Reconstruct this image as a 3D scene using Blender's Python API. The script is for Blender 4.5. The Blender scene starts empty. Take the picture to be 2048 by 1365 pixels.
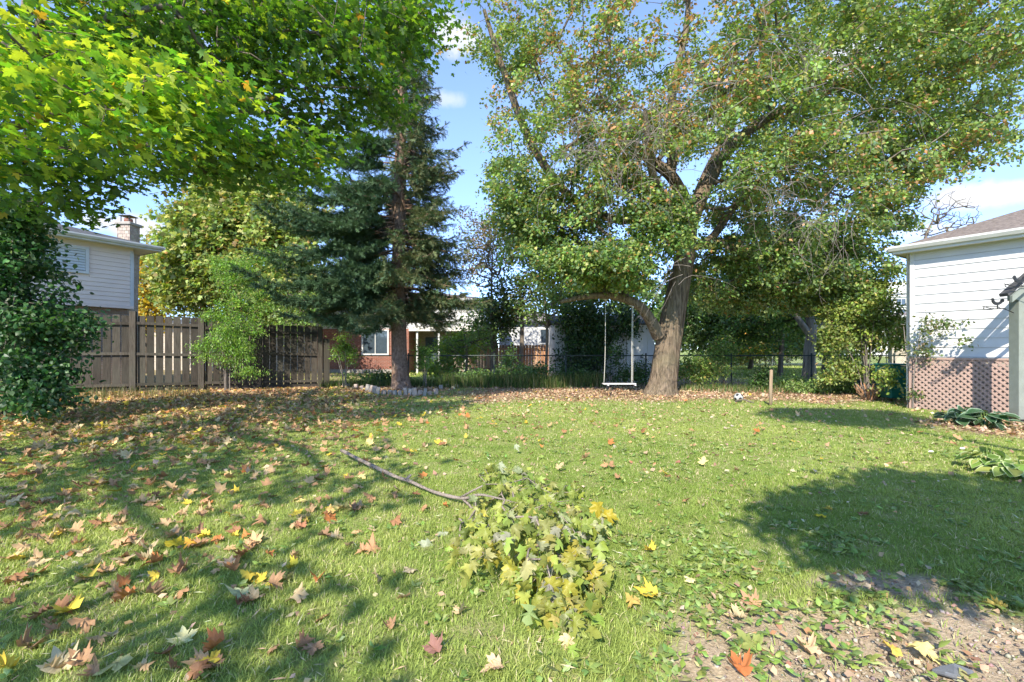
import bpy, math, random
import numpy as np
from mathutils import Vector, Matrix
random.seed(5); rng = np.random.default_rng(11)
SC = bpy.context.scene; COL = SC.collection
F = 940.0; H0 = 700.0; CH = 1.35          # the photograph's focal length and horizon in its own pixels, eye height in metres
def P(px, py, d): return np.array([(px-1024)/F*d, d, CH-(py-H0)/F*d])
def G(px, py):
    d = CH*F/(py-H0); return np.array([(px-1024)/F*d, d])
# ---------------------------------------------------------------- camera, sky, sun, exposure
cam = bpy.data.cameras.new('camera'); camo = bpy.data.objects.new('camera', cam); COL.objects.link(camo)
camo.location = (0, 0, CH); camo.rotation_euler = (math.radians(90), 0, 0)
cam.lens = 36*F/2048; cam.sensor_width = 36; cam.shift_y = (H0-682.5)/2048; cam.clip_end = 2000; cam.clip_start = .05
SC.camera = camo
SUN_EL, SUN_AZ = 38.0, -20.0               # elevation; azimuth measured from straight behind the camera towards its right
ts = Vector((math.sin(math.radians(SUN_AZ))*math.cos(math.radians(SUN_EL)), -math.cos(math.radians(SUN_AZ))*math.cos(math.radians(SUN_EL)), math.sin(math.radians(SUN_EL))))
sl = bpy.data.lights.new('sun', 'SUN'); sl.energy = 3.0; sl.angle = math.radians(.6); sl.color = (1.0, .925, .78)
so = bpy.data.objects.new('sun', sl); COL.objects.link(so); so.rotation_euler = ts.to_track_quat('Z', 'Y').to_euler(); so.location = (0, -30, 40)
W = bpy.data.worlds.new('World'); SC.world = W; W.use_nodes = True
SC.view_settings.view_transform = 'Standard'; SC.view_settings.look = 'None'; SC.view_settings.gamma = 1; SC.view_settings.exposure = 1.58
def world():
    nt = W.node_tree; nt.nodes.clear(); N = nt.nodes.new; L = nt.links.new
    sky = N('ShaderNodeTexSky'); sky.sky_type = 'NISHITA'; sky.sun_disc = False
    sky.sun_elevation = math.radians(SUN_EL); sky.sun_rotation = math.radians(180-SUN_AZ)
    sky.air_density = .75; sky.dust_density = .0; sky.ozone_density = 2.2
    hs = N('ShaderNodeHueSaturation'); hs.inputs['Saturation'].default_value = .93; hs.inputs['Hue'].default_value = .503; hs.inputs['Value'].default_value = 1.0
    L(sky.outputs[0], hs.inputs['Color'])
    tc = N('ShaderNodeTexCoord')
    nz = N('ShaderNodeTexNoise'); nz.inputs['Scale'].default_value = 16; nz.inputs['Detail'].default_value = 7; nz.inputs['Roughness'].default_value = .6
    L(tc.outputs['Generated'], nz.inputs['Vector'])
    prev = None
    for px, py, w, h, amt in [(1975, 388, .07, .021, 1), (250, 452, .065, .022, .95), (905, 70, .05, .035, .9), (900, 200, .03, .015, .5), (1660, 115, .10, .05, .9), (1430, 240, .05, .03, .5), (330, 60, .06, .03, .6), (1855, 460, .06, .012, .6)]:
        v = Vector(P(px, py, 1.0)-np.array([0, 0, CH])).normalized()
        sub = N('ShaderNodeVectorMath'); sub.operation = 'SUBTRACT'; L(tc.outputs['Generated'], sub.inputs[0]); sub.inputs[1].default_value = v
        mul = N('ShaderNodeVectorMath'); mul.operation = 'MULTIPLY'; L(sub.outputs[0], mul.inputs[0]); mul.inputs[1].default_value = (1/w, 1/w, 1/h)
        ln = N('ShaderNodeVectorMath'); ln.operation = 'LENGTH'; L(mul.outputs[0], ln.inputs[0])
        m2 = N('ShaderNodeMath'); m2.operation = 'MULTIPLY_ADD'; L(nz.outputs['Fac'], m2.inputs[0]); m2.inputs[1].default_value = 2.0; m2.inputs[2].default_value = -1.0
        ad = N('ShaderNodeMath'); ad.operation = 'ADD'; L(ln.outputs['Value'], ad.inputs[0]); L(m2.outputs[0], ad.inputs[1])
        mr = N('ShaderNodeMapRange'); mr.interpolation_type = 'SMOOTHSTEP'; L(ad.outputs[0], mr.inputs['Value'])
        mr.inputs['From Min'].default_value = 1.15; mr.inputs['From Max'].default_value = .35; mr.inputs['To Min'].default_value = 0; mr.inputs['To Max'].default_value = amt
        if prev is None: prev = mr.outputs[0]
        else:
            mx = N('ShaderNodeMath'); mx.operation = 'MAXIMUM'; L(prev, mx.inputs[0]); L(mr.outputs[0], mx.inputs[1]); prev = mx.outputs[0]
    sz = N('ShaderNodeSeparateXYZ'); L(tc.outputs['Generated'], sz.inputs[0]); gr = N('ShaderNodeMapRange'); gr.interpolation_type = 'SMOOTHSTEP'; L(sz.outputs[2], gr.inputs['Value']); gr.inputs['From Min'].default_value = .0; gr.inputs['From Max'].default_value = .55
    deep = N('ShaderNodeMixRGB'); L(gr.outputs[0], deep.inputs[0]); deep.inputs[1].default_value = (.60, .68, .93, 1); deep.inputs[2].default_value = (.92, .98, 1.0, 1)
    mu = N('ShaderNodeMixRGB'); mu.blend_type = 'MULTIPLY'; mu.inputs[0].default_value = 1; L(hs.outputs[0], mu.inputs[1]); L(deep.outputs[0], mu.inputs[2])
    mix = N('ShaderNodeMixRGB'); L(prev, mix.inputs[0]); L(mu.outputs[0], mix.inputs[1]); mix.inputs[2].default_value = (2.5, 2.55, 2.65, 1)
    bg = N('ShaderNodeBackground'); bg.inputs['Strength'].default_value = .15; L(mix.outputs[0], bg.inputs['Color'])
    out = N('ShaderNodeOutputWorld'); L(bg.outputs[0], out.inputs['Surface'])
world()
# ---------------------------------------------------------------- helpers
def tag(o, label=None, cat=None, group=None, kind=None):
    if label: o['label'] = label
    if cat: o['category'] = cat
    if group: o['group'] = group
    if kind: o['kind'] = kind
    return o
def thing(name, loc, label, cat, group=None):
    o = bpy.data.objects.new(name, None); o.empty_display_size = .1; COL.objects.link(o); o.location = loc
    return tag(o, label, cat, group)
def link(name, me, mat=None, parent=None):
    o = bpy.data.objects.new(name, me); COL.objects.link(o)
    if mat and me and not me.materials: me.materials.append(mat)
    if parent:
        o.parent = parent
        if parent.type == 'EMPTY': o.matrix_parent_inverse = Matrix.Translation(-Vector(parent.location))
    return o
def npmesh(name, V, T, col=None, smooth=False):
    """V (n,3) vertices, T (k,3) or (k,4) faces, col (n,3) own colour per vertex"""
    me = bpy.data.meshes.new(name); V = np.asarray(V, np.float32); T = np.asarray(T, np.int32); k, m = T.shape
    me.vertices.add(len(V)); me.vertices.foreach_set('co', V.ravel())
    me.loops.add(k*m); me.loops.foreach_set('vertex_index', T.ravel())
    me.polygons.add(k); me.polygons.foreach_set('loop_start', np.arange(0, k*m, m, dtype=np.int32)); me.polygons.foreach_set('loop_total', np.full(k, m, np.int32))
    if smooth: me.polygons.foreach_set('use_smooth', np.ones(k, bool))
    if col is not None:
        a = me.color_attributes.new('col', 'FLOAT_COLOR', 'POINT'); c = np.ones((len(V), 4), np.float32); c[:, :3] = col; a.data.foreach_set('color', c.ravel())
    me.update(); me.validate(); return me
class MB:
    def __init__(s): s.v = []; s.f = []
    def add(s, vs, fs):
        b = len(s.v); s.v += [tuple(map(float, q)) for q in vs]; s.f += [tuple(b+i for i in q) for q in fs]; return s
    def box(s, c, d, M=None):
        x, y, z = d[0]/2, d[1]/2, d[2]/2
        vs = [Vector((i*x, j*y, k*z)) for k in (-1, 1) for j in (-1, 1) for i in (-1, 1)]
        if M is not None: vs = [M @ q for q in vs]
        c = Vector(c); return s.add([q+c for q in vs], [(0, 2, 3, 1), (4, 5, 7, 6), (0, 1, 5, 4), (2, 6, 7, 3), (0, 4, 6, 2), (1, 3, 7, 5)])
    def bar(s, a, b, w, h, up=(0, 0, 1)):
        a = Vector(a); b = Vector(b); d = b-a; L = d.length; d.normalize(); u = Vector(up); x = d.cross(u)
        if x.length < 1e-4: x = Vector((1, 0, 0))
        x.normalize(); z = x.cross(d); M = Matrix((x, d, z)).transposed(); return s.box((a+b)/2, (w, L, h), M)
    def prism(s, pts, off):
        """polygon pts extruded by vector off"""
        n = len(pts); pts = [Vector(q) for q in pts]; o = Vector(off)
        return s.add(pts+[q+o for q in pts], [tuple(range(n))[::-1], tuple(range(n, 2*n))]+[(i, (i+1) % n, n+(i+1) % n, n+i) for i in range(n)])
    def tube(s, pts, rad, n=8, cap=True):
        V, T = tubev(pts, rad, n); fs = [tuple(q) for q in T]
        if cap: m = len(pts); fs += [tuple(range(n))[::-1], tuple(range((m-1)*n, m*n))]
        return s.add(V, fs)
    def sphere(s, c, r, n=16, m=10, sc=(1, 1, 1)):
        pts = []; rad = []
        vs = [(c[0], c[1], c[2]-r*sc[2])]
        for i in range(1, m):
            a = math.pi*i/m
            for j in range(n):
                b = 2*math.pi*j/n; vs.append((c[0]+r*sc[0]*math.sin(a)*math.cos(b), c[1]+r*sc[1]*math.sin(a)*math.sin(b), c[2]-r*sc[2]*math.cos(a)))
        vs.append((c[0], c[1], c[2]+r*sc[2])); fs = []
        for j in range(n):
            fs.append((0, 1+(j+1) % n, 1+j)); fs.append((len(vs)-1, 1+(m-2)*n+j, 1+(m-2)*n+(j+1) % n))
            for i in range(m-2): fs.append((1+i*n+j, 1+i*n+(j+1) % n, 1+(i+1)*n+(j+1) % n, 1+(i+1)*n+j))
        return s.add(vs, fs)
    def mesh(s, name, smooth=False):
        me = bpy.data.meshes.new(name); me.from_pydata(s.v, [], s.f)
        if smooth: me.polygons.foreach_set('use_smooth', np.ones(len(me.polygons), bool))
        me.update(); return me
    def build(s, name, mat, parent=None, smooth=False, bevel=0):
        o = link(name, s.mesh(name, smooth), mat, parent)
        if bevel:
            m = o.modifiers.new('bevel', 'BEVEL'); m.width = bevel; m.segments = 1; m.limit_method = 'ANGLE'
        return o
def frames(d):
    d = d/np.maximum(np.linalg.norm(d, axis=1, keepdims=True), 1e-9); up = np.where(np.abs(d[:, 2:3]) > .9, np.array([[1., 0, 0]]), np.array([[0, 0, 1.]]))
    x = np.cross(d, up); x /= np.linalg.norm(x, axis=1, keepdims=True); y = np.cross(x, d); return x, y
def tubev(pts, rad, n=8, wob=None):
    pts = np.asarray(pts, float); rad = np.asarray(rad, float); d = np.gradient(pts, axis=0); d /= np.linalg.norm(d, axis=1, keepdims=True)
    x = np.cross(d[0], [0, 0, 1.]) if abs(d[0][2]) < .9 else np.cross(d[0], [0, 1., 0]); V = []
    a = np.arange(n)*2*np.pi/n
    for i in range(len(pts)):
        x = x-d[i]*np.dot(x, d[i]); x /= np.linalg.norm(x); y = np.cross(d[i], x); r = rad[i]*(np.ones(n) if wob is None else wob(i, a))
        V.append(pts[i]+np.outer(np.cos(a)*r, x)+np.outer(np.sin(a)*r, y))
    V = np.concatenate(V); T = [(i*n+j, i*n+(j+1) % n, (i+1)*n+(j+1) % n, (i+1)*n+j) for i in range(len(pts)-1) for j in range(n)]
    return V, np.array(T)
def edges_mesh(A, B, ra, rb, n=4):
    A = np.asarray(A); B = np.asarray(B); x, y = frames(B-A); a = np.arange(n)*2*np.pi/n; k = len(A)
    ring = np.cos(a)[None, :, None]*x[:, None]+np.sin(a)[None, :, None]*y[:, None]
    V = np.concatenate([A[:, None]+ring*ra[:, None, None], B[:, None]+ring*rb[:, None, None]], 1).reshape(-1, 3)
    t = np.array([(j, (j+1) % n, n+(j+1) % n, n+j) for j in range(n)]); T = (np.arange(k)[:, None, None]*2*n+t[None]).reshape(-1, 4)
    return V, T
def merge(parts):
    Vs, Ts, b = [], [], 0
    for V, T in parts: Vs.append(V); Ts.append(T+b); b += len(V)
    return np.concatenate(Vs), np.concatenate(Ts)
def smoothpath(pts, k=4):
    pts = np.asarray(pts, float); n = len(pts); out = []
    q = np.vstack([2*pts[0]-pts[1], pts, 2*pts[-1]-pts[-2]])
    for i in range(1, n):
        p0, p1, p2, p3 = q[i-1], q[i], q[i+1], q[i+2]
        for j in range(k):
            t = j/k; out.append(.5*((2*p1)+(-p0+p2)*t+(2*p0-5*p1+4*p2-p3)*t*t+(-p0+3*p1-3*p2+p3)*t**3))
    out.append(pts[-1]); return np.array(out)
_g = rng.random((64, 64))
def vnoise(x, y, s):
    x = np.asarray(x)*s+100; y = np.asarray(y)*s+100; xi = np.floor(x).astype(int); yi = np.floor(y).astype(int); fx = x-xi; fy = y-yi
    fx = fx*fx*(3-2*fx); fy = fy*fy*(3-2*fy); g = lambda a, b: _g[a % 64, b % 64]
    return (g(xi, yi)*(1-fx)+g(xi+1, yi)*fx)*(1-fy)+(g(xi, yi+1)*(1-fx)+g(xi+1, yi+1)*fx)*fy
def fbm(x, y, s, o=4): return sum(vnoise(x+7*i, y-3*i, s*2**i)*.5**i for i in range(o))/sum(.5**i for i in range(o))
def gz(x, y):
    x = np.asarray(x, float); y = np.asarray(y, float); return (fbm(x, y, .35)-.5)*.12+(fbm(x, y, 2.2, 3)-.5)*.035
def gzf(x, y): return float(gz(x, y))
def ss(a, b, t): t = np.clip((t-a)/(b-a), 0, 1); return t*t*(3-2*t)
# ---------------------------------------------------------------- materials
def newmat(name):
    m = bpy.data.materials.new(name); m.use_nodes = True; nt = m.node_tree; b = nt.nodes['Principled BSDF']; return m, nt, b
def mix(nt, fac, a, b, typ='MIX'):
    n = nt.nodes.new('ShaderNodeMixRGB'); n.blend_type = typ
    for i, v in ((0, fac), (1, a), (2, b)):
        if isinstance(v, (int, float)): n.inputs[i].default_value = v
        elif isinstance(v, tuple): n.inputs[i].default_value = (*v, 1)[:4]
        else: nt.links.new(v, n.inputs[i])
    return n.outputs[0]
def noise(nt, scale, detail=4, vec=None, stretch=None, rough=.55, obj=True):
    tc = nt.nodes.new('ShaderNodeTexCoord'); n = nt.nodes.new('ShaderNodeTexNoise'); n.inputs['Scale'].default_value = scale; n.inputs['Detail'].default_value = detail; n.inputs['Roughness'].default_value = rough
    src = tc.outputs['Object']
    if stretch:
        mp = nt.nodes.new('ShaderNodeMapping'); mp.inputs['Scale'].default_value = stretch; nt.links.new(src, mp.inputs[0]); src = mp.outputs[0]
    nt.links.new(src, n.inputs['Vector']); return n.outputs['Fac']
def ramp(nt, fac, stops):
    r = nt.nodes.new('ShaderNodeValToRGB'); nt.links.new(fac, r.inputs[0]); e = r.color_ramp.elements
    while len(e) < len(stops): e.new(.5)
    for i, (p, c) in enumerate(stops): e[i].position = p; e[i].color = (*c, 1) if isinstance(c, tuple) else (c, c, c, 1)
    return r.outputs[0]
def bump(nt, b, h, dist=.01, st=.6):
    n = nt.nodes.new('ShaderNodeBump'); n.inputs['Strength'].default_value = st; n.inputs['Distance'].default_value = dist; nt.links.new(h, n.inputs['Height']); nt.links.new(n.outputs[0], b.inputs['Normal'])
def leafmat(name, src, trans=.35, rough=.45, under=.25, spec=.35):
    m, nt, b = newmat(name)
    if src == 'attr': a = nt.nodes.new('ShaderNodeAttribute'); a.attribute_name = 'col'; c = a.outputs['Color']
    else: a = nt.nodes.new('ShaderNodeObjectInfo'); c = a.outputs['Color']
    nz = noise(nt, 22 if src == 'attr' else 60, 3); c = mix(nt, .55, c, ramp(nt, nz, [(.3, .72), (.75, 1.25)]), 'MULTIPLY')
    geo = nt.nodes.new('ShaderNodeNewGeometry'); pale = mix(nt, under, c, (.38, .42, .30)); c2 = mix(nt, geo.outputs['Backfacing'], c, pale)
    nt.links.new(c2, b.inputs['Base Color']); b.inputs['Roughness'].default_value = rough; b.inputs['Specular IOR Level'].default_value = spec
    tr = nt.nodes.new('ShaderNodeBsdfTranslucent'); nt.links.new(mix(nt, 1.0, c, (1.35, 1.35, .55), 'MULTIPLY'), tr.inputs[0]); ms = nt.nodes.new('ShaderNodeMixShader'); ms.inputs[0].default_value = trans
    nt.links.new(b.outputs[0], ms.inputs[1]); nt.links.new(tr.outputs[0], ms.inputs[2]); nt.links.new(ms.outputs[0], nt.nodes['Material Output'].inputs[0]); return m
def bark(name, c1, c2, c3=None, sc=9, stretch=(1, 1, .16), d=.03):
    m, nt, b = newmat(name); n1 = noise(nt, sc, 8, stretch=stretch, rough=.65); n2 = noise(nt, 1.6, 4)
    c = ramp(nt, n1, [(.33, c1), (.62, c2)]); c = mix(nt, ramp(nt, n2, [(.45, 0.), (.7, .7)]), c, c3 or c2); nt.links.new(c, b.inputs['Base Color'])
    b.inputs['Roughness'].default_value = .9; b.inputs['Specular IOR Level'].default_value = .15; bump(nt, b, n1, d, 1); return m
def paint(name, c, rough=.5, var=.12, sc=3, metal=0, bd=0):
    m, nt, b = newmat(name); n = noise(nt, sc, 6); k = ramp(nt, n, [(.25, 1-var), (.75, 1+var*.3)]); nt.links.new(mix(nt, 1.0, (*c,), k, 'MULTIPLY'), b.inputs['Base Color'])
    b.inputs['Roughness'].default_value = rough; b.inputs['Metallic'].default_value = metal; b.inputs['Specular IOR Level'].default_value = .35
    if bd: bump(nt, b, noise(nt, sc*8, 4), bd, .5)
    return m
def woodmat(name, c1, c2, c3):
    m, nt, b = newmat(name); g = noise(nt, 6, 9, stretch=(6, 6, .5), rough=.7); big = noise(nt, 1.3, 4); oi = nt.nodes.new('ShaderNodeObjectInfo')
    c = ramp(nt, g, [(.3, c1), (.68, c2)]); c = mix(nt, ramp(nt, big, [(.4, 0.), (.75, .75)]), c, c3)
    r = nt.nodes.new('ShaderNodeMapRange'); nt.links.new(oi.outputs['Random'], r.inputs[0]); r.inputs['To Min'].default_value = .68; r.inputs['To Max'].default_value = 1.3
    vm = nt.nodes.new('ShaderNodeVectorMath'); vm.operation = 'SCALE'; nt.links.new(c, vm.inputs[0]); nt.links.new(r.outputs[0], vm.inputs['Scale']); nt.links.new(vm.outputs[0], b.inputs['Base Color'])
    b.inputs['Roughness'].default_value = .88; b.inputs['Specular IOR Level'].default_value = .15; bump(nt, b, g, .006, .8); return m
def brickmat(name, c1, c2, mortar, w=.21, h=.075):
    m, nt, b = newmat(name); tc = nt.nodes.new('ShaderNodeTexCoord'); sx = nt.nodes.new('ShaderNodeSeparateXYZ'); nt.links.new(tc.outputs['Object'], sx.inputs[0])
    ad = nt.nodes.new('ShaderNodeMath'); ad.operation = 'ADD'; nt.links.new(sx.outputs[0], ad.inputs[0]); nt.links.new(sx.outputs[1], ad.inputs[1])
    cx = nt.nodes.new('ShaderNodeCombineXYZ'); nt.links.new(ad.outputs[0], cx.inputs[0]); nt.links.new(sx.outputs[2], cx.inputs[1])
    t = nt.nodes.new('ShaderNodeTexBrick'); nt.links.new(cx.outputs[0], t.inputs['Vector']); t.inputs['Scale'].default_value = 1; t.inputs['Brick Width'].default_value = w; t.inputs['Row Height'].default_value = h; t.inputs['Mortar Size'].default_value = .008
    t.inputs['Color1'].default_value = (*c1, 1); t.inputs['Color2'].default_value = (*c2, 1); t.inputs['Mortar'].default_value = (*mortar, 1)
    nt.links.new(mix(nt, .5, t.outputs[0], ramp(nt, noise(nt, 4, 5), [(.3, .6), (.7, 1.2)]), 'MULTIPLY'), b.inputs['Base Color']); b.inputs['Roughness'].default_value = .9; bump(nt, b, t.outputs['Fac'], -.008, .7); return m
def shingle(name, c1, c2):
    m, nt, b = newmat(name); n = noise(nt, 14, 3, stretch=(1, 1, 3)); n2 = noise(nt, 120, 2); c = ramp(nt, n, [(.35, c1), (.65, c2)]); nt.links.new(mix(nt, .5, c, ramp(nt, n2, [(.3, .6), (.7, 1.3)]), 'MULTIPLY'), b.inputs['Base Color'])
    b.inputs['Roughness'].default_value = .95; bump(nt, b, n2, .005); return m
def glassmat(name, c=(.05, .07, .09)):
    m, nt, b = newmat(name); b.inputs['Base Color'].default_value = (*c, 1); b.inputs['Roughness'].default_value = .06; b.inputs['Specular IOR Level'].default_value = .9; return m
M_leaf = leafmat('leaf_mass', 'attr'); M_leafo = leafmat('single_leaf', 'obj', under=.45)
M_maple = leafmat('maple_leaf_mass', 'attr', trans=.55, rough=.4); M_mapleo = leafmat('maple_single_leaf', 'obj', trans=.55, rough=.4)
M_dry = leafmat('dry_leaf_mass', 'attr', trans=.15, rough=.8, under=.1, spec=.2); M_dryo = leafmat('dry_single_leaf', 'obj', trans=.15, rough=.7, under=.12, spec=.25)
M_grass = leafmat('grass_blade', 'attr', trans=.3, rough=.55, under=0, spec=.25)
M_needle = leafmat('spruce_needle', 'attr', trans=.08, rough=.6, under=0)
M_bark = bark('grey_brown_bark', (.045, .033, .024), (.27, .205, .145), (.20, .17, .11), sc=26, stretch=(1, 1, .09), d=.05)
M_barkd = bark('dark_branch_bark', (.07, .055, .045), (.21, .175, .14), sc=8)
M_barks = bark('spruce_bark', (.085, .055, .04), (.30, .215, .165), (.24, .14, .09), sc=16, stretch=(1, 1, .7), d=.02)
M_barkp = bark('pale_bark', (.10, .085, .07), (.34, .30, .25), sc=9)
M_twig = bark('dead_twig', (.13, .11, .10), (.28, .24, .21), sc=8)
M_stick = bark('fallen_stick', (.09, .07, .06), (.34, .28, .24), sc=60, stretch=(1, 1, 1), d=.01)
M_fence = woodmat('weathered_shade_darkened_wood', (.026, .022, .018), (.092, .077, .062), (.07, .07, .054))  # weathered tones, darkened further to stand in for shade on the fence
M_orange = woodmat('orange_cedar', (.26, .12, .06), (.45, .24, .13), (.4, .3, .2))
M_stake = woodmat('stake_wood', (.16, .11, .07), (.32, .24, .16), (.25, .2, .14))
M_white = paint('white_paint', (.62, .62, .61), .5, .15); M_siding = paint('white_siding', (.60, .60, .61), .45, .12, 1.5)
M_sidingp = paint('pale_pink_siding', (.80, .65, .55), .5, .06, 2); M_soffit = paint('soffit_white', (.62, .60, .56), .6, .08)
M_greyg = paint('grey_green_paint', (.23, .255, .225), .55, .2, 6); M_black = paint('black_metal', (.02, .022, .025), .4, .2, 8)
M_brickr = brickmat('red_brick', (.30, .09, .055), (.22, .07, .045), (.32, .26, .22)); M_brickt = brickmat('tan_brick', (.42, .34, .25), (.50, .42, .33), (.50, .47, .42)); M_brickb = brickmat('brown_brick', (.30, .22, .17), (.36, .27, .21), (.4, .36, .32))
M_roofd = shingle('dark_shingle', (.05, .05, .055), (.10, .10, .105)); M_roofb = shingle('brown_shingle', (.12, .098, .09), (.23, .19, .175))
M_glass = glassmat('window_glass'); M_blind = paint('white_blind', (.55, .58, .60), .6, .05)
M_steel = paint('galvanised_steel', (.40, .42, .42), .45, .15, 10, .6); M_dsteel = paint('dark_vinyl_wire', (.035, .05, .045), .5, .2, 10)
M_lattice = paint('mauve_lattice', (.40, .275, .23), .65, .18, 6); M_ball = paint('ball_white', (.46, .46, .45), .4, .15); M_rope = paint('white_rope', (.52, .50, .44), .8, .1, 30); M_conc = paint('concrete', (.38, .35, .31), .9, .3, 5, 0, .01)
M_stone = paint('pinkish_stone', (.46, .37, .31), .9, .3, 6, 0, .02); M_teal = paint('teal_plastic', (.02, .20, .15), .45, .15, 4); M_blue = paint('blue_plastic', (.05, .16, .30), .45, .15, 4)
# ---------------------------------------------------------------- ground
def dirtmask(x, y):
    n = (fbm(x, y, 1.7, 4)-.5)*1.5; n2 = (fbm(x+31, y+9, 5, 3)-.5)*.7
    e = lambda cx, cy, rx, ry: 1.2-np.hypot((x-cx)/rx, (y-cy)/ry)
    m = np.maximum.reduce([e(1.85, 1.72, 1.3, .98), e(1.1, 1.95, .6, .3), e(2.1, 2.7, .8, .25)-.25])
    return ss(.12, .42, m+n*.45+n2*.5)
def littermask(x, y):
    n = (fbm(x+5, y, .9, 4)-.5)
    a = ss(11.5, 13.2, y+n*2.4)*ss(-2.4, -.6, x+n*2)*ss(11.5, 9, x)
    b = ss(1.75, 1.3, np.hypot((x+3.85)/1.15, (y-16)/1.0)+n*.5)
    c = ss(1.15, .8, np.hypot((x-9.2)/2.0, (y-7.9)/1.35)+n*.5); d = ss(12.7, 13.6, y-.39*(x+12)*0+n*1.2)*ss(-5.5, -7.5, x)*.7
    return np.maximum.reduce([a, b, c, d])
def ground():
    q = lambda a, b, s: np.arange(a, b, s)
    xs = np.concatenate([[-700, -400, -200, -120], q(-80, -24, 6), q(-24, -8, .5), q(-8, 8, .1), q(8, 24, .5), q(24, 80, 6), [80, 120, 200, 400, 700]])
    ys = np.concatenate([[-700, -300, -100, -40], q(-20, 1, 1.5), q(1, 8, .08), q(8, 20, .2), q(20, 60, 2), [60, 80, 120, 200, 400, 700, 1200]])
    X, Y = np.meshgrid(xs, ys); Z = gz(X, Y); nx, ny = len(xs), len(ys)
    D = dirtmask(X, Y); Lm = littermask(X, Y); Z = Z-D*.012+D*(fbm(X, Y, 9, 3)-.5)*.03
    i = (np.arange(ny-1)[:, None]*nx+np.arange(nx-1)[None]).ravel(); T = np.stack([i, i+1, i+nx+1, i+nx], 1)
    colr = np.stack([D, Lm, np.zeros_like(D)], -1).reshape(-1, 3)
    me = npmesh('lawn_ground', np.stack([X, Y, Z], -1).reshape(-1, 3), T, colr, True)
    m, nt, b = newmat('lawn_soil'); a = nt.nodes.new('ShaderNodeAttribute'); a.attribute_name = 'col'; sp = nt.nodes.new('ShaderNodeSeparateColor'); nt.links.new(a.outputs['Color'], sp.inputs[0])
    n1 = noise(nt, 3, 8); n2 = noise(nt, 45, 6, rough=.7); n3 = noise(nt, .8, 4)
    grass = ramp(nt, n1, [(.3, (.16, .22, .05)), (.5, (.25, .31, .08)), (.7, (.34, .32, .15))]); grass = mix(nt, .6, grass, ramp(nt, n2, [(.3, .5), (.7, 1.45)]), 'MULTIPLY')
    soil = ramp(nt, n2, [(.25, (.26, .19, .13)), (.6, (.53, .42, .30)), (.8, (.64, .53, .40))]); lit = ramp(nt, n2, [(.3, (.16, .10, .07)), (.55, (.34, .23, .155)), (.75, (.48, .37, .26))])
    c = mix(nt, sp.outputs[1], grass, lit); c = mix(nt, sp.outputs[0], c, soil); nt.links.new(c, b.inputs['Base Color']); b.inputs['Roughness'].default_value = .95; b.inputs['Specular IOR Level'].default_value = .1
    bump(nt, b, n2, .02, .9); tag(link('lawn', me, m), kind='structure')
ground()
# ---------------------------------------------------------------- grass blades
def grassfield(name, n, y0, y1, h, w, segs, xlim=None, dens=None, bright=1.0):
    y = np.sqrt(rng.random(n)*(y1**2-y0**2)+y0**2); x = (rng.random(n)*2-1)*1.14*y
    if xlim: k = (x > xlim[0]) & (x < xlim[1]); x, y = x[k], y[k]
    p = 1-dirtmask(x, y)*.97-littermask(x, y)*.72; tuft = fbm(x, y, 6, 2); p *= .55+.75*tuft; k = rng.random(len(x)) < p; x, y, tuft = x[k], y[k], tuft[k]
    n = len(x); z = gz(x, y)-.004; big = fbm(x+50, y, .5, 3); med = fbm(x-20, y+8, 2.5, 3)
    H = h*(.4+.6*rng.random(n))*(.55+1.1*np.clip(med+.15*(big-.5), 0, 1)); a = rng.random(n)*6.283; lean = .35+1.25*rng.random(n); ww = w*(.6+.8*rng.random(n))
    sx, sy = np.cos(a+1.57)*ww, np.sin(a+1.57)*ww; dx, dy = np.cos(a)*H*lean, np.sin(a)*H*lean; b = np.stack([x, y, z], 1); s = np.stack([sx, sy, 0*sx], 1)/2
    tip = b+np.stack([dx, dy, H], 1); t = np.clip(.12+1.7*(big-.35)+1.2*(med-.5)+.25*(rng.random(n)-.5), 0, 1)[:, None]
    g1 = np.array([.21, .31, .055]); g2 = np.array([.42, .48, .13]); dry = np.array([.62, .54, .32]); c = g1*(1-t)+g2*t
    dr = (rng.random(n) < .09+.4*np.clip(fbm(x+9, y-4, 1.3, 3)-.5, 0, 1)+.12*ss(7, 12, y))[:, None]; c = np.where(dr, dry, c)*(.8+.4*rng.random((n, 1)))*bright
    if segs == 2:
        mid = b+np.stack([dx*.32, dy*.32, H*.62], 1); V = np.stack([b-s, b+s, mid-s*.8, mid+s*.8, tip], 1).reshape(-1, 3); t0 = np.array([(0, 1, 3), (0, 3, 2), (2, 3, 4)]); m = 5
    else: V = np.stack([b-s, b+s, tip], 1).reshape(-1, 3); t0 = np.array([(0, 1, 2)]); m = 3
    T = (np.arange(n)[:, None, None]*m+t0[None]).reshape(-1, 3); return npmesh(name, V, T, np.repeat(c, m, 0))
tag(link('grass', grassfield('near_grass', 230000, 1.5, 5, .034, .0036, 2), M_grass), kind='stuff')
tag(link('grass', grassfield('middle_grass', 230000, 5, 10, .036, .008, 1), M_grass), kind='stuff')
tag(link('grass', grassfield('far_grass', 170000, 10, 19, .04, .016, 1), M_grass), kind='stuff')
tag(link('grass', grassfield('neighbour_grass', 90000, 19, 42, .10, .05, 1, (-14, 24), None, 1.25), M_grass), kind='stuff')
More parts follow.
